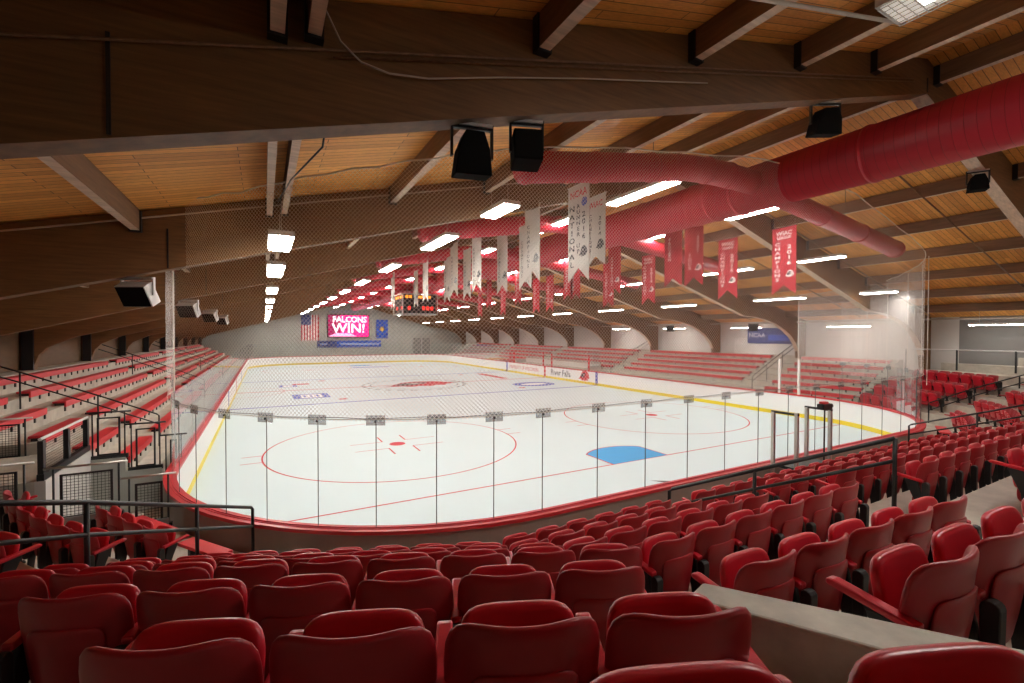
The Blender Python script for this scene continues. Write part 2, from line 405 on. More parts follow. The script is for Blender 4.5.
# painted marks on the far-side boards
def side_text(body, size, y, z, m, sx=1, off=0):
    o = text(body, size, frame_M((W - .006, y, z), (0, -1, 0), (0, 0, 1)), m, None, sx=sx, ext=.001, off=off); o.parent = boards; o.matrix_parent_inverse = Matrix.Translation((0, -YN, 0)); return o
side_text('UNIVERSITY OF WISCONSIN', .52, 30.4, .62, M_TEXTR, sx=.92)
side_text('River Falls', .78, 23.5, .62, M_LBLK, sx=1.0, off=.008)
def side_poly(pts, y, z, k, m, e, nm, lb=None):
    b = MB(); b.add([(W - e, y - px * k, z + pz * k) for px, pz in pts], [tuple(range(len(pts)))]); o = bpart(b, nm, m, lb)
side_poly(FAL_R, 20.0, .62, .27, M_TEXTR, .006, 'bird_emblem', 'red bird head emblem'); side_poly(FAL_K, 20.0, .62, .27, M_LBLK, .009, 'emblem_mask', 'black mask'); side_poly(FAL_W, 20.0, .62, .27, M_INKW, .012, 'emblem_eye', 'white eye')
for yy, m, w in ((BL, M_LBLU, .15), (CLN, M_TEXTR, .15), (FB, M_LBLU, .15)):
    for sx in (-1, 1):
        b = MB(); b.box(sx * W - .012, sx * W + .012, yy - w, yy + w, .0, 1.09); bpart(b, 'line_marking', m)
# players' benches beyond the right boards
pb = struct(empty('wall_bench_box', (14.4, 26, 0)), 'white half wall of the players benches beyond the boards')
b = MB(); b.box(.15, .27, -6.2, 6.6, 0, 1.62); b.box(-1.2, .2, -6.2, -6.1, 0, 1.5); b.box(-1.2, .2, 6.5, 6.6, 0, 1.5); b.build('half_wall', M_WALLW, pb)
b = MB(); b.strip([(.2, -6.2, 1.62), (.2, 6.6, 1.62)], [(.2, -6.2, 2.75), (.2, 6.6, 2.75)]); b.build('glass_pane', M_GLASS, pb)
b = MB(); b.box(-1.2, .2, -6.18, -6.17, 1.5, 2.8); b.build('glass_pane', M_GLASS, pb)
b = MB(); b.tube([(-1.25, -6.2, 1.15), (-1.25, -6.2, 2.85), (.2, -6.2, 2.85), (.2, 6.6, 2.85)], .02, 6); b.build('top_rail', M_GALV, pb)
for k, (yy, h) in enumerate(((19.4, 2.05), (25.1, 2.0), (26.6, 2.05), (32.6, 2.05), (33.5, 2.0))):
    b = MB(); b.box(13.0, 13.1, yy - .06, yy + .06, 1.15, 1.15 + h * .62, None); o = b.build('gate_post', M_BENCH)
    tag(o, ['red upright on the boards by the nearer blue line', 'red upright just on the near side of center ice', 'red upright just beyond center ice', 'red upright by the far blue line', 'last red upright past the far blue line'][k], 'post', 'red uprights at the bench gates')
for k, yy in enumerate((3.1, 2.1)):
    b = MB(); b.box(12.97, 13.07, yy - .05, yy + .05, 1.15, 2.95); o = b.build('pane_post', mat('post_white%d' % k, (.85, .85, .83), rough=.3), None)
    tag(o, ['white upright post ending the side glass, the one farther along the boards', 'white upright post by the netted corner, nearer the goal line'][k], 'post', 'white glass posts')

# ------------------------------------------------------------------ goal judge booth
gj = tag(empty('goal_judge_booth', (.1, -5.3, 0)), 'small steel framed glass booth outside the boards behind the goal', 'booth')
for sx in (-.7, .7):
    for yy in (.42, -.12):
        b = MB(); b.box(sx - .035, sx + .035, yy - .035, yy + .035, .3, 2.42 + (.05 if yy < 0 and sx < 0 else 0)); b.build('post', M_STEEL, gj)
    b = MB(); b.box(sx - .03, sx + .03, -.16, .46, 2.40, 2.45); b.build('top_bar', M_BLACK, gj)
    b = MB(); b.strip([(sx, -.1, .95), (sx, .4, .95)], [(sx, -.1, 2.38), (sx, .4, 2.38)]); b.build('glass_pane', M_GLASS, gj)
b = MB(); b.box(-.66, .66, -.12, .35, 1.12, 1.18); b.build('shelf', M_BLKPL, gj)
b = MB(); b.box(-.7, .7, -.15, .4, .28, .62); b.build('base_box', M_OUTP, gj)
tc_ = tag(empty('video_camera', (.55, -5.42, 1.18)), 'black video camera on a thin pole in the goal judge booth', 'camera')
b = MB(); b.tube([(0, 0, 0), (0, 0, 1.28)], .018, 8); b.build('pole', M_BLACK, tc_)
b = MB(); b.box(-.20, .20, -.08, .08, 1.28, 1.42); o = b.build('camera_body', M_BLKPL, tc_, bevel=.02)
b = MB(); b.tube([(.2, 0, 1.35), (.29, 0, 1.35)], .05, 12); b.build('lens', M_BLACK, o)
b = MB(); b.box(-.13, .05, -.06, .06, 1.42, 1.47); b.build('viewfinder', M_BENCH, o)

# ------------------------------------------------------------------ seating terraces
TOPS = lambda k: 3.33 - .372 * k
FL = lambda k: TOPS(k) - .84
RAD = lambda k: 12.14 - .93 * k             # radius of the seat backs from the corner centres
KX, KA = -8.6, math.radians(22.8)            # the rows bend at x = KX; left of it they run straight, turned by KA
def kinkY(r): return C1[1] - r - .28 * max(0, min(1, (r - 10.3) / 1.84))
def bowl(r, aL, aR, n=22):
    """offset path: left arc from angle aL -> straight turned run -> near straight -> right arc to aR"""
    P = []
    for i in range(n + 1):
        a = math.radians(lerp(aL, 44, i / n)); P.append((C1[0] - r * math.sin(a), C1[1] - r * math.cos(a)))
    L_ = (P[-1][0] - KX) * -1 / math.cos(KA) - .35
    P.append((KX - L_ * math.cos(KA), kinkY(r) + L_ * math.sin(KA))); P.append((KX, kinkY(r))); P.append((C1[0], C1[1] - r))
    for i in range(n + 1):
        a = math.radians(lerp(0, aR, i / n)); P.append((C2[0] + r * math.sin(a), C2[1] - r * math.cos(a)))
    return P
YW = -1.05
def bowl_left(r): # angle at which the left arc meets the vomitory wall
    return math.degrees(math.acos(max(-1, min(1, (C1[1] - YW) / r))))
for k in range(-3, 6):
    r0, r1 = RAD(k) + .17 - .93, RAD(k) + .17
    if k == 5: r0 = 6.28
    aL0, aL1 = bowl_left(r0), bowl_left(r1); z = FL(k)
    A = bowl(r0, aL0, 78); B = bowl(r1, aL1, 78)
    b = MB(); b.strip([(x, y, z) for x, y in B], [(x, y, z) for x, y in A]); b.strip([(x, y, z) for x, y in A], [(x, y, z - .45 if k < 5 else 0) for x, y in A])
    b.strip([(x, y, 0) for x, y in B], [(x, y, z) for x, y in B])
    for Q, R_ in ((A[0], B[0]), (A[-1], B[-1])): b.add([(Q[0], Q[1], 0), (R_[0], R_[1], 0), (R_[0], R_[1], z), (Q[0], Q[1], z)], [(0, 1, 2, 3)])
    struct(b.build('terrace', M_CONC), 'concrete seating tier')
# steps in the aisles
def steps(name, p0, p1, z0, z1, n, w, lab):
    b = MB(); d = Vector((p1[0] - p0[0], p1[1] - p0[1], 0)); L_ = d.length; d.normalize(); e = Vector((-d.y, d.x, 0))
    for i in range(n):
        a = Vector((p0[0], p0[1], 0)) + d * (L_ * i / n); c = a + d * (L_ / n); z = lerp(z0, z1, (i + 1) / n)
        b.add([tuple(a - e * w / 2), tuple(a + e * w / 2), tuple(c + e * w / 2), tuple(c - e * w / 2)] + [tuple(q + Vector((0, 0, z))) for q in (a - e * w / 2, a + e * w / 2, c + e * w / 2, c - e * w / 2)],
              [(0, 1, 5, 4), (1, 2, 6, 5), (2, 3, 7, 6), (3, 0, 4, 7), (4, 5, 6, 7)])
    struct(b.build(name, M_CONC), lab)
steps('terrace_steps', (-4.55, -6.1), (-4.55, -11.2), FL(5) - .1, FL(0) + .1, 11, 1.1, 'concrete aisle steps beside the pipe railing')
# parapet by the camera
wz = 3.15
b = MB(); P4 = [(-9.71, -10.03), (-9.54, -10.05), (-8.30, -11.60), (-8.50, -11.68), (-9.14, -10.86)]
b.prism([(-9.66, -10.04), (-9.50, -9.99), (-8.85, -10.85), (-7.95, -12.0), (-8.42, -12.0), (-9.26, -10.67), (-9.49, -10.30)], 2.12, wz, 'z')
struct(b.build('wall_parapet', M_CONC2, bevel=.012), 'low concrete parapet ending the nearest seat rows')

# ------------------------------------------------------------------ stadium seat
def pad(mb, fmap, hw, h0, h1, th, rc=.35, n=60, back=True, p=3.2):
    """cushion-like shell: superellipse outline in (s,h), rounded edge; fmap(s,h)->(pos, normal)"""
    rings = []
    prof = [(0.0, 1.0), (.55, 1.0), (.86, .95), (.955, .8), (.99, .5), (1.0, 0.0)]
    def P(k, t, off):
        a = 2 * pi * t / n; c, s_ = math.cos(a), math.sin(a)
        q = (abs(c) ** p + abs(s_) ** p) ** (-1 / p)
        u, v = c * q * k, s_ * q * k
        pos, nor = fmap(u, (v + 1) / 2)
        return pos + nor * off
    seq = [(k, th / 2 * o) for k, o in prof] + [(k, -th / 2 * o) for k, o in reversed(prof[:-1])]
    base = len(mb.v); vs = []; fs = []
    for k, o in seq:
        if k == 0: vs.append(tuple(P(0, 0, o))); rings.append([len(vs) - 1])
        else:
            rings.append(list(range(len(vs), len(vs) + n))); vs += [tuple(P(k, t, o)) for t in range(n)]
    for i in range(len(rings) - 1):
        A, B = rings[i], rings[i + 1]
        for j in range(n):
            k = (j + 1) % n
            if len(A) == 1: fs.append((A[0], B[j], B[k]))
            elif len(B) == 1: fs.append((A[j], B[0], A[k]))
            else: fs.append((A[j], B[j], B[k], A[k]))
    mb.add(vs, fs)
def shell(hwf, y0, z0, z1, lean, wrap, bowlz=0):
    """surface facing +y; sides wrap forward"""
    def g(s, h):
        w = hwf(h); x = s * w
        y = y0 + lean * h + wrap * (abs(s) ** 2.4) + .02 * (h - .5) ** 2
        z = z0 + (z1 - z0) * h + bowlz * s * s * h
        return Vector((x, y, z))
    def fm(s, h):
        e = .01; du = g(s + e, h) - g(s - e, h); dv = g(s, h + e) - g(s, h - e)
        nrm = du.cross(dv).normalized()
        return g(s, h), -nrm if nrm.y < 0 else nrm
    return fm
def make_seat(both=False, name='stadium_seat'):
    root = empty(name)
    # backrest: z .36 .. .84, leaning back
    b = MB(); pad(b, shell(lambda h: .243 + .019 * max(0, h) ** 1.2, .07, .20, .850, -.088, .085, .022), 1, 0, 1, .034, p=5.0)
    # raised panel on the rear of the shell
    pad(b, shell(lambda h: .165 + .012 * h, .034, .30, .70, -.053, .029), 1, 0, 1, .018, p=7)
    bk = b.build('backrest', M_SHELL, root, smooth=True)
    # tipped-up seat pan: stands in front of the back
    b = MB(); pad(b, shell(lambda h: .218 - .008 * h * h, .150, .36, .785, .080, -.012), 1, 0, 1, .05, p=5.5)
    b.build('seat_pan', M_RED, root, smooth=True)
    def side(sx):
        x = sx * .265
        b = MB()
        b.prism([(.0, .0), (.06, .0), (.10, .34), (.21, .60), (.07, .60), (.02, .38)], x - .018, x + .018, 'x')
        b.prism([(-.02, 0), (.10, 0), (.10, .03), (-.02, .03)], x - .035, x + .035, 'x')
        # rounded black cover beside the back
        b.prism([(-.01 + .035 * math.cos(a * pi / 6), .42 + (.15 if a <= 6 else -.15) + .035 * math.sin(a * pi / 6)) for a in range(12)], x - .032, x + .032, 'x')
        b.build('stanchion', M_BLKPL, root, bevel=.006)
        b = MB(); pr = [(.02, .590), (.33, .625), (.36, .632), (.36, .655), (.33, .660), (.02, .625)]
        b.prism(pr, x - .030, x + .030, 'x'); b.build('armrest', M_RED, root, bevel=.010)
    side(-1)
    if both: side(1)
    remember(root)
    return root
proto = make_seat(); proto2 = make_seat(True)
used = {False: False, True: False}
def put_seat(x, y, z, ang, label, group, last=False):
    src = proto2 if last else proto
    if not used[last]: o = src; used[last] = True
    else: o = copy_tree(src)
    o.location = (x, y, z); o.rotation_euler = (0, 0, ang)
    tag(o, label, 'seat', group); return o
NS = [0]
SW = .535
ROWW = {5: 'front row', 4: '2nd row', 3: '3rd row', 2: '4th row', 1: '5th row', 0: '6th row'}
def rowname(k): return ROWW[k] + (' by the boards' if k == 5 else ' above the boards')
def seats_on(k, s_from, s_to, anchor, group, rev=False, dr=0):
    """arc-length coordinate along row k: s=0 at x=C1x on the near straight; negative goes round the left corner; beyond near: right corner"""
    r = RAD(k) + dr; n = max(1, int(round((s_to - s_from) / SW))); step = SW
    for i in range(n):
        s = s_from + step * (i + .5)
        if s < 0: a = s / r; x, y, rot = C1[0] + r * math.sin(a), C1[1] - r * math.cos(a), a
        elif s > near: a = (s - near) / r; x, y, rot = C2[0] + r * math.sin(a), C2[1] - r * math.cos(a), a
        else: x, y, rot = C1[0] + s, C1[1] - r, 0
        q = n - i if rev else i + 1
        put_seat(x, y, FL(k), rot, 'red tip-up seat, %s, %s seat %s' % (rowname(k), ordn(q), anchor), group, last=(i == n - 1)); NS[0] += 1
deg = math.radians
GA = 'red seats in front of the camera'
# section in front of the camera, from the corner railing to the second railing
ends = {5: -5.15, 4: -5.55, 3: -5.45, 2: -5.3}
def turned(k, t0, n, q0, anchor, ends_open=False):
    """n seats leftwards along the turned run from distance t0 left of the bend"""
    yk = kinkY(RAD(k))
    for i in range(n):
        t = t0 + SW * (i + .5)
        put_seat(KX - t * math.cos(KA), yk + t * math.sin(KA), FL(k), -KA, 'red tip-up seat, %s, %s seat %s' % (rowname(k), ordn(q0 + i), anchor), GA, last=(ends_open and i == 0)); NS[0] += 1
for k, nl in ((5, 7), (4, 8), (3, 9), (2, 10)):
    nr = int((ends[k] - KX) / SW + .35)
    for i in range(nr):
        x = ends[k] - SW * (i + .5)
        put_seat(x, kinkY(RAD(k)), FL(k), 0, 'red tip-up seat, %s, %s seat before the middle railing' % (rowname(k), ordn(i + 1)), GA, last=(i == 0)); NS[0] += 1
    g = ends[k] - nr * SW
    turned(k, (KX - g) / math.cos(KA) if g < KX else 0.0, nl, nr + 1, 'before the middle railing')
def t_of(u, k):
    t = math.atan((u - 512) / f) + yaw; dx, dy = math.sin(t), math.cos(t); yk = kinkY(RAD(k))
    # camera + m*(dx,dy) = (KX - t cosKA, yk + t sinKA)
    m = ((yk - CY) * math.cos(KA) + (KX - CX) * math.sin(KA)) / (dy * math.cos(KA) + dx * math.sin(KA))
    return (KX - (CX + m * dx)) / math.cos(KA)
turned(1, t_of(557, 1) - SW, 6, 1, 'before the parapet', True)
turned(0, t_of(612, 0) - SW, 4, 1, 'before the parapet', True)
for i, t in enumerate((1.62, 2.16)):
    yk = CY - .459
    put_seat(KX - t * math.cos(KA), yk + t * math.sin(KA), FL(-1) - .035, -KA, ['red tip-up seat cut off by the frame corner, just behind the concrete parapet', 'red tip-up seat at the camera, partly cut off, behind the row ended by the parapet'][i], GA, last=True)
# beyond the parapet, short ends of the two upper rows
for i in range(5):
    x = -8.62 + SW * i; put_seat(x, -9.80 - .055 * (x + 8.62), FL(1), deg(-3), 'red tip-up seat, %s, %s seat beyond the parapet' % (rowname(1), ordn(i + 1)), GA, last=(i == 4))
for i in range(4):
    x = -8.70 + SW * i; put_seat(x, -10.60 - .05 * (x + 8.62), FL(0), deg(-3), 'red tip-up seat, %s, %s seat beyond the parapet' % (rowname(0), ordn(i + 1)), GA, last=(i == 3))
# far block of the near end, between the middle aisle and the right corner aisle
GM = 'red seats beyond the middle aisle'
for k, xs, nn in ((5, -4.55, 19), (4, -3.85, 18), (3, -3.8, 18), (2, -3.75, 17), (1, -3.7, 12), (0, -3.6, 8)):
    seats_on(k, xs - C1[0], xs - C1[0] + SW * nn, 'beyond the middle railing', GM)
# right corner block
GC = 'red seats round the far corner of the near end'
for k, a0, a1 in ((5, 12, 38), (4, 12, 41), (3, 12, 43), (2, 12, 44)):
    seats_on(k, near + RAD(k) * deg(a0), near + RAD(k) * deg(a1), 'beyond the corner bench', GC)
GB = 'red seats facing across the ice beyond the corner'
for k, a0, a1 in ((5, 56, 76), (4, 55, 77), (3, 54, 77), (2, 53, 74)):
    seats_on(k, near + RAD(k) * deg(a0), near + RAD(k) * deg(a1), 'beyond the sloping handrail', GB)
# left corner block beyond the corner railing
GL = 'red seats between the corner railing and the wire gates'
for k, a0, a1 in ((5, 48.5, 65), (4, 47.0, 69), (3, 45.5, 68), (2, 46, 62)):
    n = int(RAD(k) * deg(a1 - a0) / SW)
    e = -RAD(k) * deg(a0); seats_on(k, e - n * SW, e, 'past the corner railing', GL, rev=True)
print('SEATS', NS[0])

# red bench planks at the foot of the corner blocks
def plank(p0, p1, w, z, label):
    d = Vector((p1[0] - p0[0], p1[1] - p0[1], 0)); L_ = d.length; a = math.atan2(d.y, d.x)
    o = tag(empty('bench', (p0[0], p0[1], z - .43), a), label, 'bench', 'flat red benches by the boards')
    b = MB(); b.box(0, L_, -w / 2, w / 2, .38, .43); b.build('seat_board', M_BENCH, o, bevel=.008)
    for x in (.25, L_ - .25):
        b = MB(); b.box(x - .03, x + .03, -w / 2 + .03, w / 2 - .03, 0, .38); b.build('leg', M_BLACK, o)
plank((-13.22, -1.12), (-12.55, -2.12), .24, .98, 'flat red bench plank beside the wire gates below the left corner seats')
plank((-12.30, -2.62), (-11.72, -3.42), .24, .98, 'flat red bench plank at the foot of the corner railing')
plank((8.7, -5.05), (9.95, -4.5), .30, 1.0, 'flat red bench plank by the boards at the far corner aisle')

# ------------------------------------------------------------------ pipe railings
def rail(name, top, posts, label, cat='railing', r=.021, mid=.30, drop=.95, loop=True, zfl=None, group=None, m=None, extra=None):
    """top: list of points of the handrail; posts: parameter positions along it"""
    m = m or M_BLACK
    p = [Vector(q) for q in top]; o = tag(empty(name, (p[0].x, p[0].y, 0)), label, cat, group)
    inv = Vector((p[0].x, p[0].y, 0))
    def loc(q): return tuple(q - inv)
    path = list(p)
    if loop:
        a, c = p[-1], p[-2]; d = (a - c).normalized()
        path = p[:-1] + [a - d * .06, a - Vector((0, 0, .03)) , a - Vector((0, 0, drop))]
    b = MB(); b.tube([loc(q) for q in path], r, 10); b.build('handrail', m, o, smooth=True)
    if mid:
        b = MB(); b.tube([loc(q - Vector((0, 0, mid))) for q in p], r * .85, 8); b.build('mid_rail', m, o, smooth=True)
    for t in posts:
        i = int(t); q = p[i].lerp(p[min(i + 1, len(p) - 1)], t - i)
        b = MB(); b.tube([loc(q), loc(q - Vector((0, 0, drop)))], r * .95, 8); b.build('post', m, o, smooth=True)
    return o
d1 = Vector((-1.26 / 1.29 * 0 - 1.24, -2.86, 1.29))  # from P3 back up to P1
P3 = Vector((-11.37, -3.02, 1.46)); P1 = Vector((-12.62, -5.87, 2.70))
Pe = P1 + (P1 - P3) * .62 - Vector((0, 0, .07))
rail('aisle_railing', [Pe, P1, P3], [1.0, 1.53], 'black pipe railing sloping down to the corner of the boards', r=.024, group='black aisle railings')
rail('aisle_railing', [(-3.85, -8.5, 2.87), (-4.85, -5.6, 1.47)], [0.55, 0.0], 'black pipe railing in the middle aisle, between the two seat blocks', r=.03, group='black aisle railings')
rail('aisle_railing', [(6.4, -9.0, 3.1), (6.4, -6.7, 2.15), (6.4, -4.9, 1.45)], [1.15, 0.3], 'black pipe railing beside the flat bench at the far corner', r=.026, group='black aisle railings')
rail('aisle_railing', [(15.6, -5.4, 2.75), (14.05, -4.2, 2.1), (12.8, -3.2, 1.45)], [1.0, 0.2], 'black pipe railing below the seats facing across the ice', r=.026, group='black aisle railings')

# ------------------------------------------------------------------ side bleachers
BX = [17.92 - .74 * i for i in range(6)]; BZ = [2.9 - .325 * i for i in range(6)]
def bleacher(sx, y0):
    A = []
    zf = [z - .45 for z in BZ]
    prof = [(13.6, 0), (13.6, zf[5])]
    for i in range(5, -1, -1):
        xe = BX[i] - .11
        prof += [(xe, zf[i])]
        prof += [(xe, zf[i - 1] if i > 0 else BZ[0] - .125)]
    prof += [(18.2, BZ[0] - .125), (18.2, BZ[0] + .02), (18.8, BZ[0] + .02), (18.8, 0)]
    b = MB(); b.prism([(sx * x, z) for x, z in prof], y0, 56.5, 'y')
    struct(b.build('terrace', M_CONC), 'stepped concrete bleacher on the ' + ('left' if sx < 0 else 'right') + ' side')
bleacher(-1, 2.5); bleacher(1, -.1)
secs = [(2.7, 5.2), (6.5, 17.0), (18.4, 29.0), (30.4, 41.0), (42.4, 53.0)]
SN = ['nearest', '2nd nearest', '3rd nearest', '4th nearest', 'farthest']
for sx in (-1, 1):
    for si, (a, c) in enumerate(secs):
        for i in range(6):
            if sx > 0 and si == 0: a, c = .1, 4.6
            if sx > 0 and i == 5 and si in (1, 2): continue
            x, z = sx * BX[i], BZ[i]
            o = tag(empty('bleacher_bench', (x, a, z - .45)), 'long red bleacher bench, %s row from the top, %s section %s' % (ordn(i + 1), SN[si], 'below the brown wall' if sx < 0 else 'below the white wall'),
                    'bench', 'red bleacher benches ' + ('below the brown wall' if sx < 0 else 'below the white wall'))
            if sx > 0 and i == 5 and si == 3: a = 33.2; o.location.y = a
            L_ = c - a
            b = MB(); b.box(-.14, .14, 0, L_, .40, .45); b.box(-sx * .14 - .02, -sx * .14 + .02, 0, L_, .28, .45); b.build('seat_board', M_BENCH, o, bevel=.006)
            b = MB(); n = int(L_ / .62)
            for j in range(n + 1):
                y = .05 + (L_ - .1) * j / n; b.box(-sx * .12 - .02, -sx * .12 + .02, y - .03, y + .03, .16, .395); b.box(-.1, .1, y - .02, y + .02, .325, .395)
            b.box(-.13, .13, .02, L_ - .02, .385, .40)
            b.build('bracket', M_BLKPL, o)
def hand(y, sx, lab):
    rail('stair_handrail', [(sx * 18.3, y, 3.75), (sx * 17.0, y, 3.18), (sx * 15.4, y, 2.45), (sx * 14.0, y, 1.78)], [1.0, 2.0], lab, r=.022, mid=.28, drop=1.0, group='bleacher stair handrails')
hand(5.8, -1, 'black stair handrail in the nearest aisle of the bleachers below the brown wall')
hand(17.7, -1, 'black stair handrail in the second aisle of the bleachers below the brown wall')
hand(29.7, -1, 'black stair handrail in the third aisle of the bleachers below the brown wall')
hand(17.7, 1, 'black stair handrail in the middle of the bleachers below the white wall')
hand(5.3, 1, 'black stair handrail near the netted corner of the bleachers below the white wall')
# steps in the bleacher aisles
for sx in (-1, 1):
    for (y0, y1) in ((5.2 if sx < 0 else 4.7, 6.4), (17.1, 18.3), (29.1, 30.3), (41.1, 42.3)):
        b = MB()
        for i in range(6): b.box(min(sx * (BX[i] - .47), sx * (BX[i] - .1)), max(sx * (BX[i] - .47), sx * (BX[i] - .1)), y0 + .1, y1 - .1, BZ[i] - .80, BZ[i] - .61)
        struct(b.build('terrace_steps', M_CONC2), 'concrete aisle steps')

# ------------------------------------------------------------------ vomitory at the left
b = MB(); b.box(-14.85, -14.7, -.05, 2.5, 0, 1.55); struct(b.build('wall_passage', M_WALLW), 'white side wall of the entry passage')
b = MB(); b.prism([(-14.7, 0), (-13.15, 0), (-13.15, .62), (-13.4, .62), (-13.4, .98), (-14.08, .98), (-14.08, 1.32), (-14.7, 1.32)], 2.38, 2.5, 'y')
struct(b.build('wall_passage', M_WALLG), 'grey stepped end wall of the bleachers')
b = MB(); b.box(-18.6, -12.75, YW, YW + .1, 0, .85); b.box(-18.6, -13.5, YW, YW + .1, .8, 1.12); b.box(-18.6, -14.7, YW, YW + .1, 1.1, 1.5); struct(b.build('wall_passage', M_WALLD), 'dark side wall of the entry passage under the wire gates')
b = MB(); b.box(-18.7, -14.85, -.05, 2.5, 0, 1.55); struct(b.build('terrace', M_CONC), 'concrete landing above the entry passage')
def uvmesh(name, quad, m, parent, uvs):
    me = bpy.data.meshes.new(name); me.from_pydata(quad, [], [(0, 1, 2, 3)]); me.materials.append(m)
    l = me.uv_layers.new(name='UVMap')
    for i in range(4): l.data[i].uv = uvs[i]
    o = bpy.data.objects.new(name, me); col.objects.link(o); o.parent = parent; return o
def guard(x0, x1, y, zb, zt, label, mesh=True, base=True, along='x', group='black guard frames round the entry passage'):
    o = tag(empty('guard_frame', (x0, y, zb)) if along == 'x' else empty('guard_frame', (y, x0, zb), pi / 2), label, 'guard rail', group)
    L_ = x1 - x0; H = zt - zb
    b = MB(); b.tube([(-.08, 0, H), (L_ + .08, 0, H)], .02, 8); b.build('top_rail', M_STEEL if mesh else M_BLACK, o, smooth=True)
    for x in (.04, L_ - .04):
        b = MB(); b.tube([(x, 0, 0), (x, 0, H)], .016, 6); b.build('post', M_BLACK, o, smooth=True)
    b = MB(); a, c, z0, z1 = .12, L_ - .12, .10, H - .12
    for q in ((a, a + .035, z0, z1), (c - .035, c, z0, z1), (a, c, z0, z0 + .03), (a, c, z1 - .03, z1)): b.box(q[0], q[1], -.015, .015, q[2], q[3])
    b.build('inner_frame', M_BLACK, o)
    if mesh: uvmesh('wire_panel', [(a, 0, z0), (c, 0, z0), (c, 0, z1), (a, 0, z1)], M_WIRE, o, [(a, z0), (c, z0), (c, z1), (a, z1)])
    if base: b = MB(); b.box(-.02, L_ + .02, -.04, .04, 0, .1); b.build('base_plate', M_BLACK, o)
guard(-14.72, -14.06, 2.44, 1.30, 2.40, 'black guard frame on the grey stepped wall, the higher one', mesh=False)
guard(-14.02, -13.4, 2.44, .95, 2.08, 'black guard frame on the grey stepped wall, one step lower', mesh=False)
guard(-13.36, -12.98, 2.44, .60, 1.75, 'black guard frame on the grey stepped wall, lowest beside the rink glass', mesh=False)
guard(-14.35, -13.42, YW + .05, 1.0, 1.97, 'wire filled guard gate in front of the white passage wall')
guard(-13.36, -12.72, YW + .05, .65, 1.66, 'wire filled guard gate beside the red cap of the boards')
guard(-16.6, -14.62, YW + .05, .95, 2.10, 'wire filled guard gate cut off by the picture edge')
guard(-17.6, -15.75, 2.44, 1.45, 2.38, 'wire filled guard gate farther back above the concrete landing')
# sloping guard with white rail on the white wall
o = tag(empty('guard_frame', (-14.77, 0, 1.55)), 'low glazed guard with black posts and white rail on the passage wall', 'guard rail', 'black guard frames round the entry passage')
for y in (.02, 1.22, 2.36): b = MB(); b.box(-.04, .04, y - .06, y + .06, 0, .72); b.build('post', M_BLACK, o)
b = MB(); b.tube([(0, -.05, .76), (0, 2.45, .76)], .028, 8); b.build('top_rail', M_WHITE, o)
b = MB(); b.box(-.05, .05, -.05, 2.45, 0, .12); b.build('base_plate', M_BLACK, o)
for y in (.1, 1.3): uvmesh('wire_panel', [(0, y, .12), (0, y + 1.04, .12), (0, y + 1.04, .68), (0, y, .68)], M_WIRE, o, [(0, 0), (1.04, 0), (1.04, .56), (0, .56)])
# dark interior below
# ------------------------------------------------------------------ room shell
YB, YE, XW = -21.0, 60.9, 18.75
b = MB(); b.box(-XW - .3, XW + .3, YB, YE, -.25, -.03); struct(b.build('floor', M_CONC), 'concrete floor slab')
b = MB(); b.box(-XW - .3, -XW, YB, YE, 0, 5.2); struct(b.build('wall_left', M_WALLB), 'brown wall above the left bleachers')
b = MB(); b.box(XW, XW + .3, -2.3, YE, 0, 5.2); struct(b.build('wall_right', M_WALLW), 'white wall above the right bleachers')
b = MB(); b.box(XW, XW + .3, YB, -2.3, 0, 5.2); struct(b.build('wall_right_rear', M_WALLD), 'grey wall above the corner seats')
b = MB(); b.box(-XW, XW, YE, YE + .3, 0, 10); struct(b.build('wall_far', M_WALLG), 'grey end wall with the video screen')
b = MB(); b.box(-XW, XW, YB - .3, YB, 0, 10); struct(b.build('wall_near', M_WALLD), 'dim wall behind the seats')
XR, ZD, ZP, SL = .3, 9.70, 9.34, .247
for nm, s in (('left', -1), ('right', 1)):
    b = MB(); L_ = (XW + .5) if s < 0 else (XW + .5); x1 = s * L_; w = abs(x1 - XR)
    b.add([(XR, YB, ZD), (x1, YB, ZD - SL * w), (x1, YE, ZD - SL * w), (XR, YE, ZD), (XR, YB, ZD + .1), (x1, YB, ZD - SL * w + .1), (x1, YE, ZD - SL * w + .1), (XR, YE, ZD + .1)],
          [(0, 1, 2, 3), (4, 7, 6, 5), (0, 4, 5, 1), (1, 5, 6, 2), (2, 6, 7, 3), (3, 7, 4, 0)])
    struct(b.build('ceiling', M_DECK), 'sloping timber roof decking, ' + nm + ' half')
# glulam frames
def prof_left():
    P = [(XR, 9.0)]
    zb = lambda x: 9.0 - .278 * (XR - x)
    for x in (-5, -10, -15, -17.3): P.append((x, zb(x)))
    P += [(-17.75, 3.88), (-18.05, 3.72), (-18.27, 3.45), (-18.38, 3.1), (-18.4, 2.0), (-18.4, 0), (-18.74, 0), (-18.74, ZD - SL * (XR + 18.74) - .02), (XR, ZD - .02)]
    return P
def prof_right():
    P = [(XR, 9.0)]; zb = lambda x: 9.0 - .30 * (x - XR)
    for x in (4, 8, 12.6): P.append((x, zb(x)))
    for t in range(1, 9):
        a = t / 8 * pi / 2; P.append((12.6 + 5.5 * math.sin(a), zb(12.6) - 2.6 * (1 - math.cos(a)) - .0))
    P += [(18.12, 0), (18.74, 0), (18.74, ZD - SL * (18.74 - XR) - .02), (XR, ZD - .02)]
    return P
FY = [CY + 4.0 + 6.1 * n for n in range(-2, 12)]
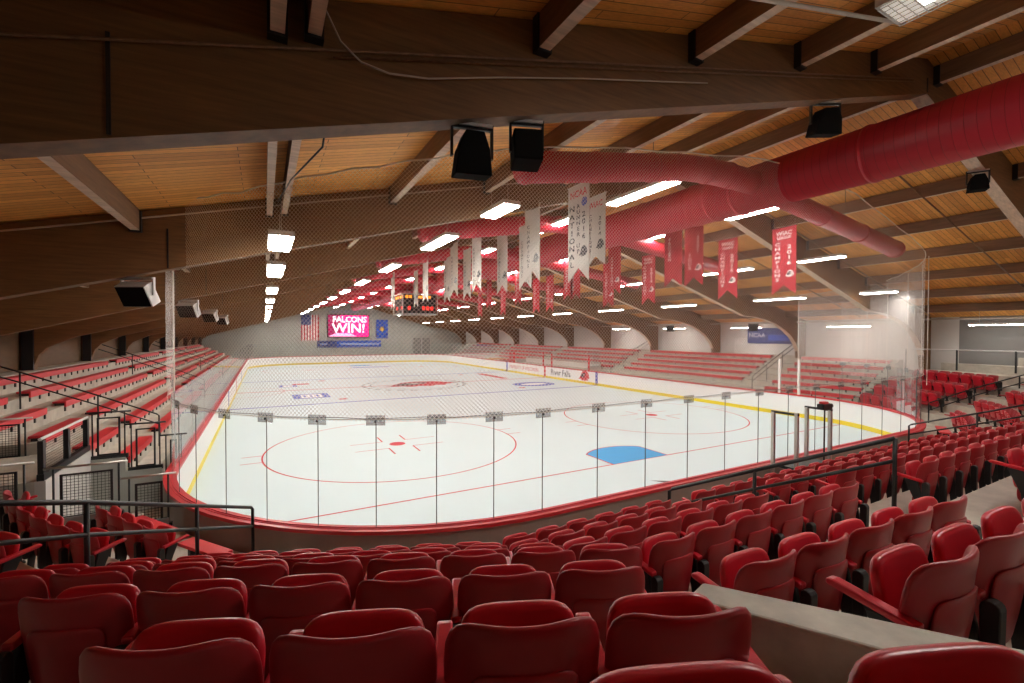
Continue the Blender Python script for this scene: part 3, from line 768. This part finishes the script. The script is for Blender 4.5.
for n, y in enumerate(FY):
    for nm, P in (('left', prof_left()), ('right', prof_right())):
        b = MB(); b.prism(P, y, y + .26, 'y')
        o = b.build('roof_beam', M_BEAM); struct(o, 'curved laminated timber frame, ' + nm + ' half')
        me = o.data; me.materials.append(M_BEAMLIT)
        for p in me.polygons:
            if p.normal.z < -.3: p.material_index = 1  # downward faces take the bounce-lit colour
        # black splice plate
        if nm == 'left':
            b = MB(); x = -12.1 if n == 2 else -12.7; b.box(x - .012, x + .012, y - .012, y + .005, 9.0 - .278 * (XR - x) + .02, ZP - SL * (XR - x) - .02); q = b.build('splice_joint', M_BLKPL); q.parent = o
            b = MB(); b.box(-18.68, -18.38, y - .10, y - .005, 2.3, 4.4); q = b.build('steel_column', M_BLACK); q.parent = o
        else:
            b = MB(); b.box(XR - .02, XR + .02, y - .012, y + .005, 9.02, 9.3); q = b.build('splice_joint', M_BLKPL); q.parent = o
# purlins
PX = [CX + .10, CX + .36, CX + 2.5, CX + 4.78, CX + 7.06, CX + 9.34, CX - 1.95, CX - 4.2, CX - 6.3]
PXR = [XR + .35 + 2.28 * i for i in range(8)]
for x in PX + PXR:
    zt = ZD - SL * abs(x - XR); w = .05 if x in PX[:2] else .065
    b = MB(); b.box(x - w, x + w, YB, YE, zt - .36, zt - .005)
    o = struct(b.build('roof_purlin', M_PUR), 'timber purlin running the length of the roof'); o.data.materials.append(M_BEAMLIT)
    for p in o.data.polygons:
        if p.normal.z < -.5: p.material_index = 1  # purlin undersides painted with the same bounced light
    for y in FY[1:4]:
        b = MB()
        b.box(x - w - .02, x - w, y - .10, y, zt - .38, zt - .02); b.box(x + w, x + w + .02, y - .10, y, zt - .38, zt - .02); b.box(x - w - .02, x + w + .02, y - .10, y, zt - .385, zt - .365)
        q = b.build('joist_hanger', M_BLACK); q.parent = o

# ------------------------------------------------------------------ ducts
DXc, DZ, DR = CX + 11.5, 8.13, .59
main = tag(empty('air_duct', (DXc, YB, DZ)), 'huge red round air duct running under the ridge', 'duct')
b = MB(); b.tube([(0, 8, 0), (0, 78, 0)], DR, 40, cap=True); b.build('duct_tube', M_DUCT, main, smooth=True)
b = MB(); y = 8.2
while y < 50:
    b.tube([(0, y - .004, 0), (0, y - .003, 0), (0, y + .003, 0), (0, y + .004, 0)], [DR * .998, DR + .004, DR + .004, DR * .998], 40, cap=False); y += .17
b.build('spiral_seam', mat('duct_seam', (.30, .012, .022), rough=.5), main)
for y in [CY + v - YB for v in (4.9, 7.95, 8.75, 9.4, 11.5, 13.8, 14.4, 17.5, 20.1, 23.5, 26.2, 30, 34, 38, 43)]:
    b = MB(); b.tube([(0, y - .04, 0), (0, y - .035, 0), (0, y + .035, 0), (0, y + .04, 0)], [DR, DR + .022, DR + .022, DR], 40, cap=False); b.build('coupling_ring', M_DUCT, main, smooth=True)
for n in range(9):
    y = CY + 7.3 + 6.1 * n
    for s in (-1, 1):
        if s < 0: P = [(-.3, 0, 0), (-1.5, 0, .02), (-2.3, 0, .0), (-3.0, 0, -.06), (-7.35, 0, -.82)]
        else: P = [(.3, 0, -.15), (1.2, 0, -.25), (7.3, 0, -1.0)]
        P = [Vector(q) + Vector((0, y - YB, 0)) for q in P]
        rb = .29 if s < 0 else .27
        b = MB(); b.tube(P, rb, 24); o = b.build('branch_duct', M_DUCT, main, smooth=True)
        rg = [(P[-2].lerp(P[-1], t), (P[-1] - P[-2]).normalized()) for t in (.25, .6, .98)]
        if s < 0: rg += [(P[2], Vector((-1, 0, -.12)).normalized()), (P[1], Vector((-1, 0, 0)))]
        for q, d in rg:
            b = MB(); b.tube([q - d * .04, q - d * .03, q + d * .03, q + d * .04], [rb, rb + .02, rb + .02, rb], 24, cap=False); b.build('coupling_ring', M_DUCT, o, smooth=True)
        b = MB(); b.tube([(s * 4, y - YB, -.2), (s * 4, y - YB, .62)], .008, 5); b.build('hanger_rod', M_BLKPL, o)

# ------------------------------------------------------------------ lights
def make_light(L_=2.4, W_=.36):
    o = empty('ceiling_light')
    b = MB(); b.box(-W_ / 2 - .03, W_ / 2 + .03, -L_ / 2, L_ / 2, .0, .09); b.build('housing', M_HOUS, o)
    for a in (-1, 1):
        y0, y1 = (a * L_ / 4 - L_ / 4 + .03), (a * L_ / 4 + L_ / 4 - .03)
        b = MB(); b.box(-W_ / 2, W_ / 2, y0, y1, -.03, -.001); b.build('diffuser', M_LIGHT, o)
    for a in (-.8, .8):
        b = MB(); b.tube([(0, a, .09), (0, a, .62)], .006, 4); b.build('hanger_wire', M_GALV, o)
    remember(o); return o
lp = make_light(); used_l = False
ROWS = [(-10.93, 5.85, .34), (-6.55, 7.0, .36), (-2.3, 8.02, .36), (2.35, 8.08, .30), (6.9, 7.04, .30), (10.8, 5.97, .34)]
RN = ['line over the left boards', 'second line across', 'third line across', 'line beside the main duct', 'fifth line across', 'line nearest the white wall']
for ri, (x, z, w) in enumerate(ROWS):
    ys = [9.1] + [13.2 + 6.1 * n for n in range(10)]
    for j, yv in enumerate(ys):
        if used_l: o = copy_tree(lp)
        else: o = lp; used_l = True
        o.location = (x, CY + yv + {(3, 0): -.4, (4, 0): .2}.get((ri, j), 0), z); o.scale = (w / .36, {(0, 0): .6, (1, 0): .5, (4, 0): .65, (5, 0): .5}.get((ri, j), 1), 1)
        tag(o, 'glowing ceiling light, %s from the near end in the %s' % (ordn(j + 1), RN[ri]), 'ceiling light', 'ceiling lights in six rows')
# unlit grid fixture close to the camera
o = tag(empty('ceiling_light', (-4.15, -7.62, 8.12)), 'dim ceiling light with a wire guard, near the ridge close to the camera', 'ceiling light')
o.location = (-4.5, -9.22, 8.12)
b = MB(); b.box(-.3, .3, -1.6, .62, 0, .12); b.build('housing', M_HOUS, o)
b = MB(); b.box(-.26, .26, -1.55, .58, -.012, -.001); b.build('diffuser', M_LIGHTDIM, o)
b = MB()
for i in range(7): b.box(-.28 + .093 * i - .004, -.28 + .093 * i + .004, -1.58, .6, -.04, -.03)
for i in range(24): b.box(-.28, .28, -1.58 + .0945 * i - .004, -1.58 + .0945 * i + .004, -.04, -.03)
b.build('wire_guard', M_GALV, o)
# soft fill from the fixtures behind the camera
for ri, (x, z, w) in enumerate(ROWS):
    for j, yv in enumerate((-9.5, 1.0)):
        if (j == 1 and ri == 0) or (j == 0 and ri not in (0, 3)): continue
        o = copy_tree(lp); o.location = (x, CY + yv, z)
        tag(o, 'ceiling light behind the camera, %s, %s' % (RN[ri], ['over the last rows', 'over the upper rows'][j]), 'ceiling light', 'ceiling lights in six rows')
# wall fixtures on the right wall
for k, y in enumerate((CY + 13.2, CY + 19.3, CY + 25.4, CY + 31.5, CY + 7.2)):
    o = copy_tree(lp); o.location = (17.3, y, 4.72); tag(o, 'glowing light strip low by the white wall, %s bay from the near end' % ordn((k + 1) % 5 + 1), 'ceiling light', 'light strips by the white wall'); o.scale = (.28, .9, 1)

# ------------------------------------------------------------------ netting
NX = [-13.3, -12.4, -11.5, -9.5, -7.6, -5.75, -.7, 3.15, 7.6, 11, 13.1]
NZ = [6.25, 6.6, 6.55, 6.86, 7.28, 7.68, 8.4, 8.24, 7.14, 6.75, 6.3]
net = tag(empty('safety_net', (0, YN, 0)), 'fine white safety netting hung round the near end above the glass', 'netting')
Q = [(-13.07, 1.9)]
for i in range(25): a = pi + pi / 2 * i / 24; Q.append((C1[0] + 6.22 * math.cos(a), C1[1] + 6.22 * math.sin(a)))
for i in range(1, 16): Q.append((lerp(C1[0], C2[0], i / 16), C1[1] - 6.22))
for i in range(25): a = 1.5 * pi + pi / 2 * i / 24; Q.append((C2[0] + 6.22 * math.cos(a), C2[1] + 6.22 * math.sin(a)))
Q += [(13.1, 2.2)]
def nz_(x, y): return interp(x, NX, NZ)
mv, mf, uvs = [], [], []; s = 0; rows = 8
for i, (x, y) in enumerate(Q):
    if i: s += math.dist(Q[i - 1], Q[i])
    for j in range(rows + 1):
        t = j / rows; w = .02 * math.sin(s * 1.1) * math.sin(pi * t)
        nx, ny = (x - (C1[0] if x < 0 else C2[0])), (y - C1[1]); l = math.hypot(nx, ny) or 1
        if abs(x) < C2[0]: nx, ny, l = 0, -1, 1
        mv.append((x + nx / l * w, y + ny / l * w - YN, lerp(2.86, nz_(x, y), t))); uvs.append((s, lerp(2.86, nz_(x, y), t)))
for i in range(len(Q) - 1):
    for j in range(rows): a = i * (rows + 1) + j; mf.append((a, a + rows + 1, a + rows + 2, a + 1))
me = bpy.data.meshes.new('net_panel'); me.from_pydata(mv, [], mf); me.materials.append(M_NET); ul = me.uv_layers.new(name='UVMap')
for l in me.loops: ul.data[l.index].uv = uvs[l.vertex_index]
o = bpy.data.objects.new('net_panel', me); col.objects.link(o); o.parent = net
b = MB(); tp = [(x, y - YN, nz_(x, y) + (.03 if i % 2 else 0)) for i, (x, y) in enumerate(Q)]; b.tube(tp, .015, 6); b.build('top_rope', M_NETEDGE, net)
b = MB(); b.tube([(Q[0][0], Q[0][1] - YN, 2.86), (Q[0][0], Q[0][1] - YN, 6.2)], .02, 6); b.build('edge_rope', M_NETEDGE, net)
b = MB(); b.tube([(Q[-1][0], Q[-1][1] - YN, 2.86), (Q[-1][0], Q[-1][1] - YN, 6.3)], .02, 6); b.build('edge_rope', M_NETEDGE, net)
b = MB(); b.tube([(x, y - YN, 2.89) for x, y in Q], .005, 5); b.build('bottom_rope', M_NETEDGE, net)
gv, gf, gu = [], [], []; GN = 40
for i in range(GN + 1):
    a = 1.5 * pi + math.radians(38 + 40 * i / GN); rr_ = 6.27 + .05 * math.sin(i * 1.3)
    for j, zz in enumerate((2.35, 2.9, 4.4, 5.8)):
        gv.append((C2[0] + (rr_ - .0 * j) * math.cos(a), C2[1] + (rr_) * math.sin(a) - YN, zz)); gu.append((i * .12, zz))
for i in range(GN):
    for j in range(3): a = i * 4 + j; gf.append((a, a + 4, a + 5, a + 1))
me = bpy.data.meshes.new('gathered_net'); me.from_pydata(gv, [], gf); me.materials.append(M_NET); ul = me.uv_layers.new(name='UVMap')
for l in me.loops: ul.data[l.index].uv = gu[l.vertex_index]
o = bpy.data.objects.new('gathered_net', me); col.objects.link(o); o.parent = net
# loose gathered folds of net at the far corner
for k, a in enumerate((20, 32, 44, 56, 66)):
    a = 1.5 * pi + math.radians(a); x, y = C2[0] + 6.3 * math.cos(a), C2[1] + 6.3 * math.sin(a) - YN
    b = MB(); b.tube([(x, y, 2.5), (x + .02, y, 4.5), (x, y, nz_(x, 0))], .012, 5); b.build('vertical_cord', M_NETEDGE, net)

# ------------------------------------------------------------------ banners
def banner(x, y, ztop, w, h, red, labels, texts, emblem=True, group=None):
    """faces -x (towards the left stands); y = centre"""
    o = tag(empty('hanging_banner', (x, y, ztop)), labels, 'banner', group)
    n = 6; b = MB(); poly = []
    nt = h * .145
    pts = [(-w / 2, 0), (w / 2, 0), (w / 2, -h), (0, -h + nt), (-w / 2, -h)]
    b.prism(pts, -.006, .006, 'x'); b.build('cloth', M_CLOTHR if red else M_CLOTHW, o)
    b = MB(); b.tube([(0, -w / 2 - .03, .01), (0, w / 2 + .03, .01)], .016, 6); b.build('hanging_rod', M_BLKPL if red else M_GALV, o)
    top = 9.0 - (.30 * (x - XR) if x > XR else .278 * (XR - x))
    b = MB()
    for a in (-w / 2 + .05, w / 2 - .05): b.tube([(0, a, 0), (0, a, max(.1, top + .2 - ztop))], .004, 4)
    b.build('hanging_wire', M_GALV, o)
    ink = M_INKW if red else M_LBLK
    for body, yy, zz, size, line, m, sx in texts:
        if line < 1: size, sx, line = size * line * .98, sx * 1.35, 1.0
        q = text(body, size, frame_M((-.009, -yy, -zz), (0, -1, 0), (0, 0, 1)), {'k': M_LBLK, 'w': M_INKW, 'r': M_TEXTR, 'b': M_LBLU}[m], None, ay='TOP', line=line, sx=sx, ext=.001, off=size * .022)
        q.parent = o; q.matrix_parent_inverse = Matrix()
    if emblem:
        for pl, m, e in ((FAL_R, M_LBLK if not red else M_INKW, .009), (FAL_K, M_LBLK, .011), (FAL_W, M_INKW, .013)):
            b = MB(); b.add([(-e, -(px * .055) - w * .22, pz * .075 - h * .70) for px, pz in pl], [tuple(range(len(pl)))]); b.build('emblem', m, o)
    return o
def col_(s): return '\n'.join(s)
def std(w, h, red, yr, head='WIAC'):
    m = 'w' if red else 'k'
    return [(head, 0, .10, .20, 1, m if red else 'r', 1), ('LEAGUE' if head == 'WIAC' and red else 'TOURNAMENT', 0, .28, .085 if not red else .13, 1, m, 1),
            (col_('CHAMPIONS'), -w * .27, .48, .20, .76, m, 1.35), (col_(yr), w * .22, .58, .23, .80, m, 1.3)]
def yv_at(u, xp): # distance along Y at which column u sees lateral offset xp
    return xp / math.tan(math.atan((u - 512) / f) + yaw)
GW = 'white championship banners'; GR = 'red championship banners'
xw1, hw1 = 6.3, 3.4; xw2, hw2 = 7.2, 3.4
bn = banner(CX + xw1, CY + yv_at(578, xw1), CZ + hw1, .78, 2.2, False, 'largest white banner reading NATIONAL RUNNER UP 2016, nearest over the ice',
       [('NCAA', 0, .09, .22, 1, 'r', 1), (col_('NATIONAL'), -.24, .42, .24, .78, 'k', 1.15), (col_('RUNNER UP'), 0.0, .42, .16, .82, 'k', 1.1), (col_('2016'), .20, .62, .21, .80, 'k', 1.1)], group=GW)
b = MB(); b.prism([(-.22 + .10 * math.cos(a * pi / 10), -.42 + .10 * math.sin(a * pi / 10)) for a in range(20)], -.012, -.008, 'x'); q = b.build('round_badge', M_LBLU, bn)
banner(CX + xw2, CY + yv_at(595, xw2), CZ + hw2, .74, 1.72, False, 'white banner reading CHAMPIONS 2014, just behind the largest white banner', std(.74, 1.72, False, '2014')[:1] + [(col_('CHAMPIONS'), -.2, .40, .14, .78, 'k', 1.1), (col_('2014'), .17, .5, .16, .8, 'k', 1.1)], group=GW)
k = 3
for (xp, hp, us) in ((xw1, hw1, (532, 476.5, 454, 425.5, 393)), (xw2, hw2, (525, 502, 467, 447, 416))):
    for i, u in enumerate(us):
        banner(CX + xp, CY + yv_at(u, xp), CZ + hp, .76, 2.0, False, 'white swallow-tailed banner, %s along the %s white line of banners' % (ordn(i + 2), 'first' if xp == xw1 else 'second'), std(.76, 2.0, False, str(2013 - i))[2:] if 0 else [(col_('CHAMPIONS'), -.2, .45, .17, .78, 'k', 1.1)], group=GW)
xr1, hr1, xr2, hr2 = 15.3, 3.6, 13.6, 3.9
for i, (u, yr) in enumerate(((783, '2016'), (727, '2015'), (648, '2014'), (608, '2013'), (549.6, ''), (536, ''), (503, ''), (480, ''))):
    w = .80
    banner(CX + xr1, CY + yv_at(u, xr1), CZ + hr1, w, 2.25, True, ('red banner reading CHAMPIONS ' + yr + (', brightest and nearest the netted corner' if i == 0 else ', hanging over the ice')) if yr and i < 3 else 'red swallow-tailed banner, %s in the outer red line of banners' % ordn(i + 1),
           std(w, 2.25, True, yr) if i < 3 else [(col_('CHAMPIONS'), -w * .2, .48, .19, .78, 'w', 1.3)], emblem=i < 5, group=GR)
for i, (u, yr) in enumerate(((682, ''), (693, '2001'), (614, '2013'), (575, '2012'), (568, ''), (518, ''), (489, ''))):
    w = .80
    banner(CX + xr2 - (.5 if i == 0 else 0), CY + yv_at(u, xr2), CZ + hr2, w, 2.15, True, 'red swallow-tailed banner, %s in the red line beside the main duct' % ordn(i + 1),
           [(col_('FROZEN'), -w * .2, .35, .19, .8, 'w', 1.1)] if i == 0 else ([(col_('FOUR'), -w * .2, .95, .2, .8, 'w', 1.1), (col_(yr), w * .22, .35, .2, .8, 'w', 1.1)] if i == 1 else [(col_('CHAMPIONS'), -w * .2, .45, .19, .78, 'w', 1.1)]), emblem=i in (1, 2), group=GR)

# ------------------------------------------------------------------ speakers
def speaker(x, y, z, w, h, d, rz, rx, lab, pale=False, tri=False, zt=None):
    o = tag(empty('hanging_speaker', (x, y, z), rz), lab, 'speaker', 'loudspeakers hung from the roof beams')
    Rm = Matrix.Rotation(rx, 4, 'X')
    b = MB()
    if tri:
        pr = [(-w / 2, -h / 2), (w / 2, -h / 2), (w * .42, h * .1), (w * .25, h / 2), (-w * .25, h / 2), (-w * .42, h * .1)]
    else: pr = [(-w / 2, -h / 2), (w / 2, -h / 2), (w / 2, h / 2), (-w / 2, h / 2)]
    b.prism(pr, -d / 2, d / 2, 'y'); b.v = [tuple(Rm @ Vector(v)) for v in b.v]
    b.build('cabinet', M_GALV if pale else M_SPK, o, bevel=.012)
    b = MB(); b.prism([(px * .93, pz * .93) for px, pz in pr], -d / 2 - .012, -d / 2 - .002, 'y'); b.v = [tuple(Rm @ Vector(v)) for v in b.v]; b.build('grille', M_SPK, o)
    zt = zt or h / 2 + .12
    b = MB()
    for s in (-1, 1): b.box(s * (w / 2 + .02) - .012, s * (w / 2 + .02) + .012, -.025, .025, -.02, zt)
    b.box(-w / 2 - .03, w / 2 + .03, -.02, .02, zt - .055, zt - .03)
    b.build('yoke', M_BLACK if not pale else M_GALV, o)
    b = MB(); b.box(-w / 2 - .02, w / 2 + .02, -.04, .04, zt - .03, zt); b.build('mounting_plate', M_GALV, o)
Y0 = CY + 4.13
speaker(CX + 1.80, Y0, 5.99, .36, .40, .30, deg(-12), deg(8), 'black tapered loudspeaker hung from the nearest beam, the nearer of two side by side', tri=True, zt=.31)
speaker(CX + 2.42, Y0, 6.16, .30, .32, .30, deg(-20), deg(-6), 'black square loudspeaker hung from the nearest beam beside a tapered one', zt=.31)
speaker(CX + 8.1, Y0, 7.72, .42, .40, .30, deg(-30), deg(12), 'black loudspeaker hung from the nearest beam close to the red duct', tri=True, zt=.34)
speaker(CX + 14.6, Y0, 7.78, .34, .36, .3, deg(-60), 0, 'black loudspeaker beyond the duct on the falling half of the beam', tri=True, zt=.30)
for n_, lab in ((1, 'black faced pale loudspeaker under the second beam above the brown wall bleachers'), (2, 'pale sided loudspeaker behind the net, under the third beam'), (3, 'pale sided loudspeaker behind the net, under the fourth beam'), (4, 'pale sided loudspeaker behind the net, under the fifth beam')):
    speaker(-13.15, CY + 4.13 + 6.1 * n_, 4.93, .52, .40, .22, deg(-28), deg(30), lab, pale=True, zt=.30)
for n_, lab in ((2, 'dark loudspeaker on a far beam behind the netted corner'), (3, 'dark loudspeaker on the beam above the blue wall banner')):
    speaker(13.6, CY + 4.13 + 6.1 * n_, 4.65, .45, .4, .35, deg(-60), 0, lab, zt=.3)

# ------------------------------------------------------------------ pipes and conduits
def pipe(pts, r, m, lab, nm='sprinkler_pipe', cat='pipe', grp=None):
    b = MB(); b.tube(pts, r, 8); tag(b.build(nm, m, smooth=True), lab, cat, grp)
zp = lambda x: ZD - .36 - SL * abs(x - XR)
for k, yy in enumerate((2.75, 5.7, 9.5, 12.4, 15.5, 18.6, 21.7, 24.8)):
    if k == 0: pts = [(CX + v, CY + yy, zp(CX + v) - .06) for v in (-2, 7.2)]
    else: pts = [(CX + v, CY + yy, zp(CX + v) - .06) for v in (13, 28)]
    pipe(pts, .022, M_CREAM if k == 0 else M_PUR, 'thin pipe under the purlins, %s from the camera' % ordn(k + 1), grp='pipes under the purlins')
pipe([(17.6, CY + 2, 5.02), (17.6, 57, 5.02)], .04, M_CREAM, 'long cream pipe running above the white wall')
fy0 = FY[2] - .03
pipe([(CX + v, fy0, 6.42 + .247 * v) for v in (-5, 0, 5, 10.8)], .012, M_PUR, 'brown conduit clipped along the nearest beam', 'conduit', 'conduit')
pipe([(CX + v, fy0 - .01, 6.36 + .247 * v) for v in (.5, 5, 10.8)], .010, M_PUR, 'lower brown conduit on the nearest beam', 'conduit', 'conduit')
pipe([(CX + v, FY[3] - .03, 6.70 + .241 * v) for v in (-6, -1, 4, 8)], .016, M_CREAM, 'pale conduit along the second beam behind the net', 'conduit', 'conduit')
loop = [(CX + v, fy0 - .02, z) for v, z in ((.28, 7.6), (.34, 7.2), (.44, 6.85), (.56, 6.62), (.72, 6.50), (.95, 6.47), (1.3, 6.52), (2.0, 6.72), (3.0, 6.98), (5.0, 7.46))]
pipe(loop, .008, M_CREAM, 'loose cable looping down the nearest beam', 'cable', 'cable')
pipe([(CX + .55, CY + 4.4, 6.55), (CX + .52, CY + 4.9, 6.1), (CX + .30, CY + 6.3, 6.15), (CX + .2, CY + 8.2, 6.35)], .010, M_BLACK, 'black cable hanging between the double purlins and the net', 'cable', 'cable')

# ------------------------------------------------------------------ far wall
yf = YE - .02
scn = tag(empty('video_screen', (CX + 11.2, yf, 3.8)), 'glowing magenta video screen reading FALCONS WIN on the far wall', 'screen')
b = MB(); b.box(-3.0, 3.0, -.25, 0, -.1, 3.35); b.build('casing', M_BLKPL, scn)
b = MB(); b.box(-2.9, 2.9, -.27, -.255, 0, 3.25); b.build('display', M_SCRM, scn)
b = MB(); b.box(-2.9, -1.2, -.28, -.272, 0, 3.25); b.build('display_shade', M_SCRD, scn)
b = MB(); b.prism([(-2.85, .05), (1.2, .05), (.2, .5), (-1.8, .55)], -.285, -.281, 'y'); b.build('display_glow', mat('screen_pink', (1, .45, .75), emit=1.1), scn)
for body, sz, x, z in (('FALCONS', 1.22, .15, 2.55), ('WIN!', 1.95, .0, 1.22)):
    q = text(body, sz, frame_M((x, -.30, z), (1, 0, 0), (0, 0, 1)), M_SCRW, None, sx=.92 if sz < 1.5 else 1.05, off=.025); q.parent = scn; q.matrix_parent_inverse = Matrix()
q = text('HUNT ARENA', .62, frame_M((CX + 10.6, yf - .1, 7.5), (1, 0, 0), (0, 0, 1)), mat('lettering_pale', (.45, .5, .75)), None, name='wall_lettering', ext=.05, sx=1.1); tag(q, 'pale blue letters HUNT ARENA on the wall above the video screen', 'sign')
fl = tag(empty('national_flag', (CX + 5.85, yf, 7.0)), 'hanging flag of red and white stripes with a starred navy corner', 'flag')
b = MB(); b.box(-1.2, 1.2, -.03, -.01, -3.75, 0); b.build('white_field', M_INKW, fl)
b = MB()
for i in range(7): b.box(-1.2 + i * .3692, -1.2 + i * .3692 + .1846, -.04, -.031, -3.75, 0)
b.build('red_stripes', M_CLOTHR, fl)
b = MB(); b.box(-1.2, .1, -.05, -.041, -1.5, 0); cn = b.build('navy_corner', M_FLAGB, fl)
b = MB()
for i in range(6):
    for j in range(6): b.box(-1.08 + i * .2, -1.03 + i * .2, -.056, -.051, -1.38 + j * .24, -1.33 + j * .24)
st = b.build('stars', M_INKW, fl)
fl = tag(empty('state_flag', (CX + 16.2, yf, 6.45)), 'deep blue hanging flag with a small gold crest', 'flag')
b = MB(); b.box(-.9, .9, -.03, -.01, -2.9, 0); b.build('blue_field', M_FLAGB2, fl)
b = MB(); b.prism([(.34 * math.cos(a * pi / 8), -1.45 + .4 * math.sin(a * pi / 8)) for a in range(16)], -.04, -.031, 'y'); b.build('crest', M_GOLD, fl)
fl = tag(empty('wall_banner', (CX + 11.4, yf, 2.2)), 'long low blue banner under the video screen', 'banner')
b = MB(); b.box(-4.6, 4.6, -.04, -.01, 0, 1.0); b.build('cloth', M_FLAGB2, fl)
b = MB(); b.box(-4.6, -1.9, -.05, -.041, 0, 1.0); b.build('dark_panel', M_FLAGB, fl)
b = MB(); b.box(-1.4, 4.3, -.06, -.051, .35, .62); b.box(-4.2, -3.2, -.06, -.051, .4, .6); b.build('pale_band', mat('pale_blue', (.4, .5, .75)), fl)
fl = tag(empty('wall_banner', (XW - .03, CY + 18.2, 3.35)), 'dark blue banner reading NCAA on the white wall', 'banner')
b = MB(); b.box(-.03, 0, -1.9, 1.9, .3, 1.35); b.build('cloth', M_FLAGB, fl)
q = text('NCAA', .42, frame_M((-.04, 1.2, .85), (0, -1, 0), (0, 0, 1)), M_INKW, None); q.parent = fl; q.matrix_parent_inverse = Matrix()
b = MB(); b.box(-.04, -.031, -1.7, .4, .5, .9); b.build('blue_patch', M_FLAGB2, fl)
# doors on the far wall
for k, x in enumerate((10.6, 12.1)):
    dr = struct(empty('door_%d' % (k + 1), (x, yf, .0)), 'glass entrance door in the far wall')
    b = MB(); b.box(-.7, .7, -.06, 0, 0, 3.6); b.build('panel', M_WALLD, dr)
    b = MB(); b.tube([(-.7, -.08, 0), (-.7, -.08, 3.6)], .05, 6); b.tube([(.7, -.08, 0), (.7, -.08, 3.6)], .05, 6); b.build('frame', M_GALV, dr)

# ------------------------------------------------------------------ scoreboard
sb = tag(empty('scoreboard', (CX + 11.2, CY + 37.6, 5.85)), 'black four-sided scoreboard with orange and red digits hung over center ice', 'scoreboard')
b = MB(); b.box(-1.35, 1.35, -1.35, 1.35, .1, 1.6); b.build('cabinet', M_BLKPL, sb)
b = MB()
for s in (-1, 1):
    b.tube([(-1.45, s * 1.45, 0), (1.45, s * 1.45, 0)], .04, 6); b.tube([(s * 1.45, -1.45, 0), (s * 1.45, 1.45, 0)], .04, 6); b.tube([(-1.45, s * 1.45, 1.65), (1.45, s * 1.45, 1.65)], .04, 6); b.tube([(s * 1.45, -1.45, 1.65), (s * 1.45, 1.45, 1.65)], .04, 6)
    for s2 in (-1, 1): b.tube([(s * 1.45, s2 * 1.45, 0), (s * 1.45, s2 * 1.45, 1.65)], .04, 6)
b.build('cage', M_GALV, sb)
b = MB()
for x in (-1.1, -.8, .5, .8): b.box(x - .11, x + .11, -1.37, -1.355, 1.3, 1.52)
b.box(-.4, .2, -1.37, -1.355, 1.3, 1.5)
for y in (-1.1, -.5, .3, .9): b.box(-1.37, -1.355, y - .2, y + .2, 1.3, 1.52)
b.build('upper_digits', M_ORNG, sb)
b = MB()
for x in (-.9, .3, .65, 1.0): b.box(x - .11, x + .11, -1.37, -1.355, .35, .65)
for y in (-.8, .6): b.box(-1.37, -1.355, y - .2, y + .2, .4, .65)
b.build('lower_digits', M_RLED, sb)
b = MB()
for s in (-1, 1):
    for s2 in (-1, 1): b.tube([(s * .95, s2, 1.6), (s * .95, s2, 3.2)], .012, 4)
b.build('suspension_cable', M_GALV, sb)

# small fixtures by the right rear: ledge with rail
o = tag(empty('guard_frame', (17.2, -4.0, 2.6)), 'dark guard rail along the ledge above the corner seats', 'guard rail')
b = MB()
b.tube([(0, -2.5, .95), (0, 3.2, .95)], .03, 8); b.build('top_rail', M_GALV, o)
for y in (-2.5, -.6, 1.3, 3.2): b = MB(); b.box(-.03, .03, y - .03, y + .03, 0, .95); b.build('post', M_BLACK, o)

# ------------------------------------------------------------------ world and view
w = bpy.data.worlds.new('World'); sc.world = w; w.use_nodes = True
w.node_tree.nodes['Background'].inputs[0].default_value = (.02, .02, .022, 1); w.node_tree.nodes['Background'].inputs[1].default_value = .3
sc.view_settings.view_transform = 'Standard'; sc.view_settings.look = 'None'; sc.view_settings.gamma = 1; sc.view_settings.use_curve_mapping = False
sc.view_settings.exposure = 0
c = sc.cycles; c.use_denoising = True; c.max_bounces = 9; c.diffuse_bounces = 5; c.glossy_bounces = 3; c.transparent_max_bounces = 24; c.transmission_bounces = 4
c.caustics_reflective = False; c.caustics_refractive = False; c.sample_clamp_indirect = 8
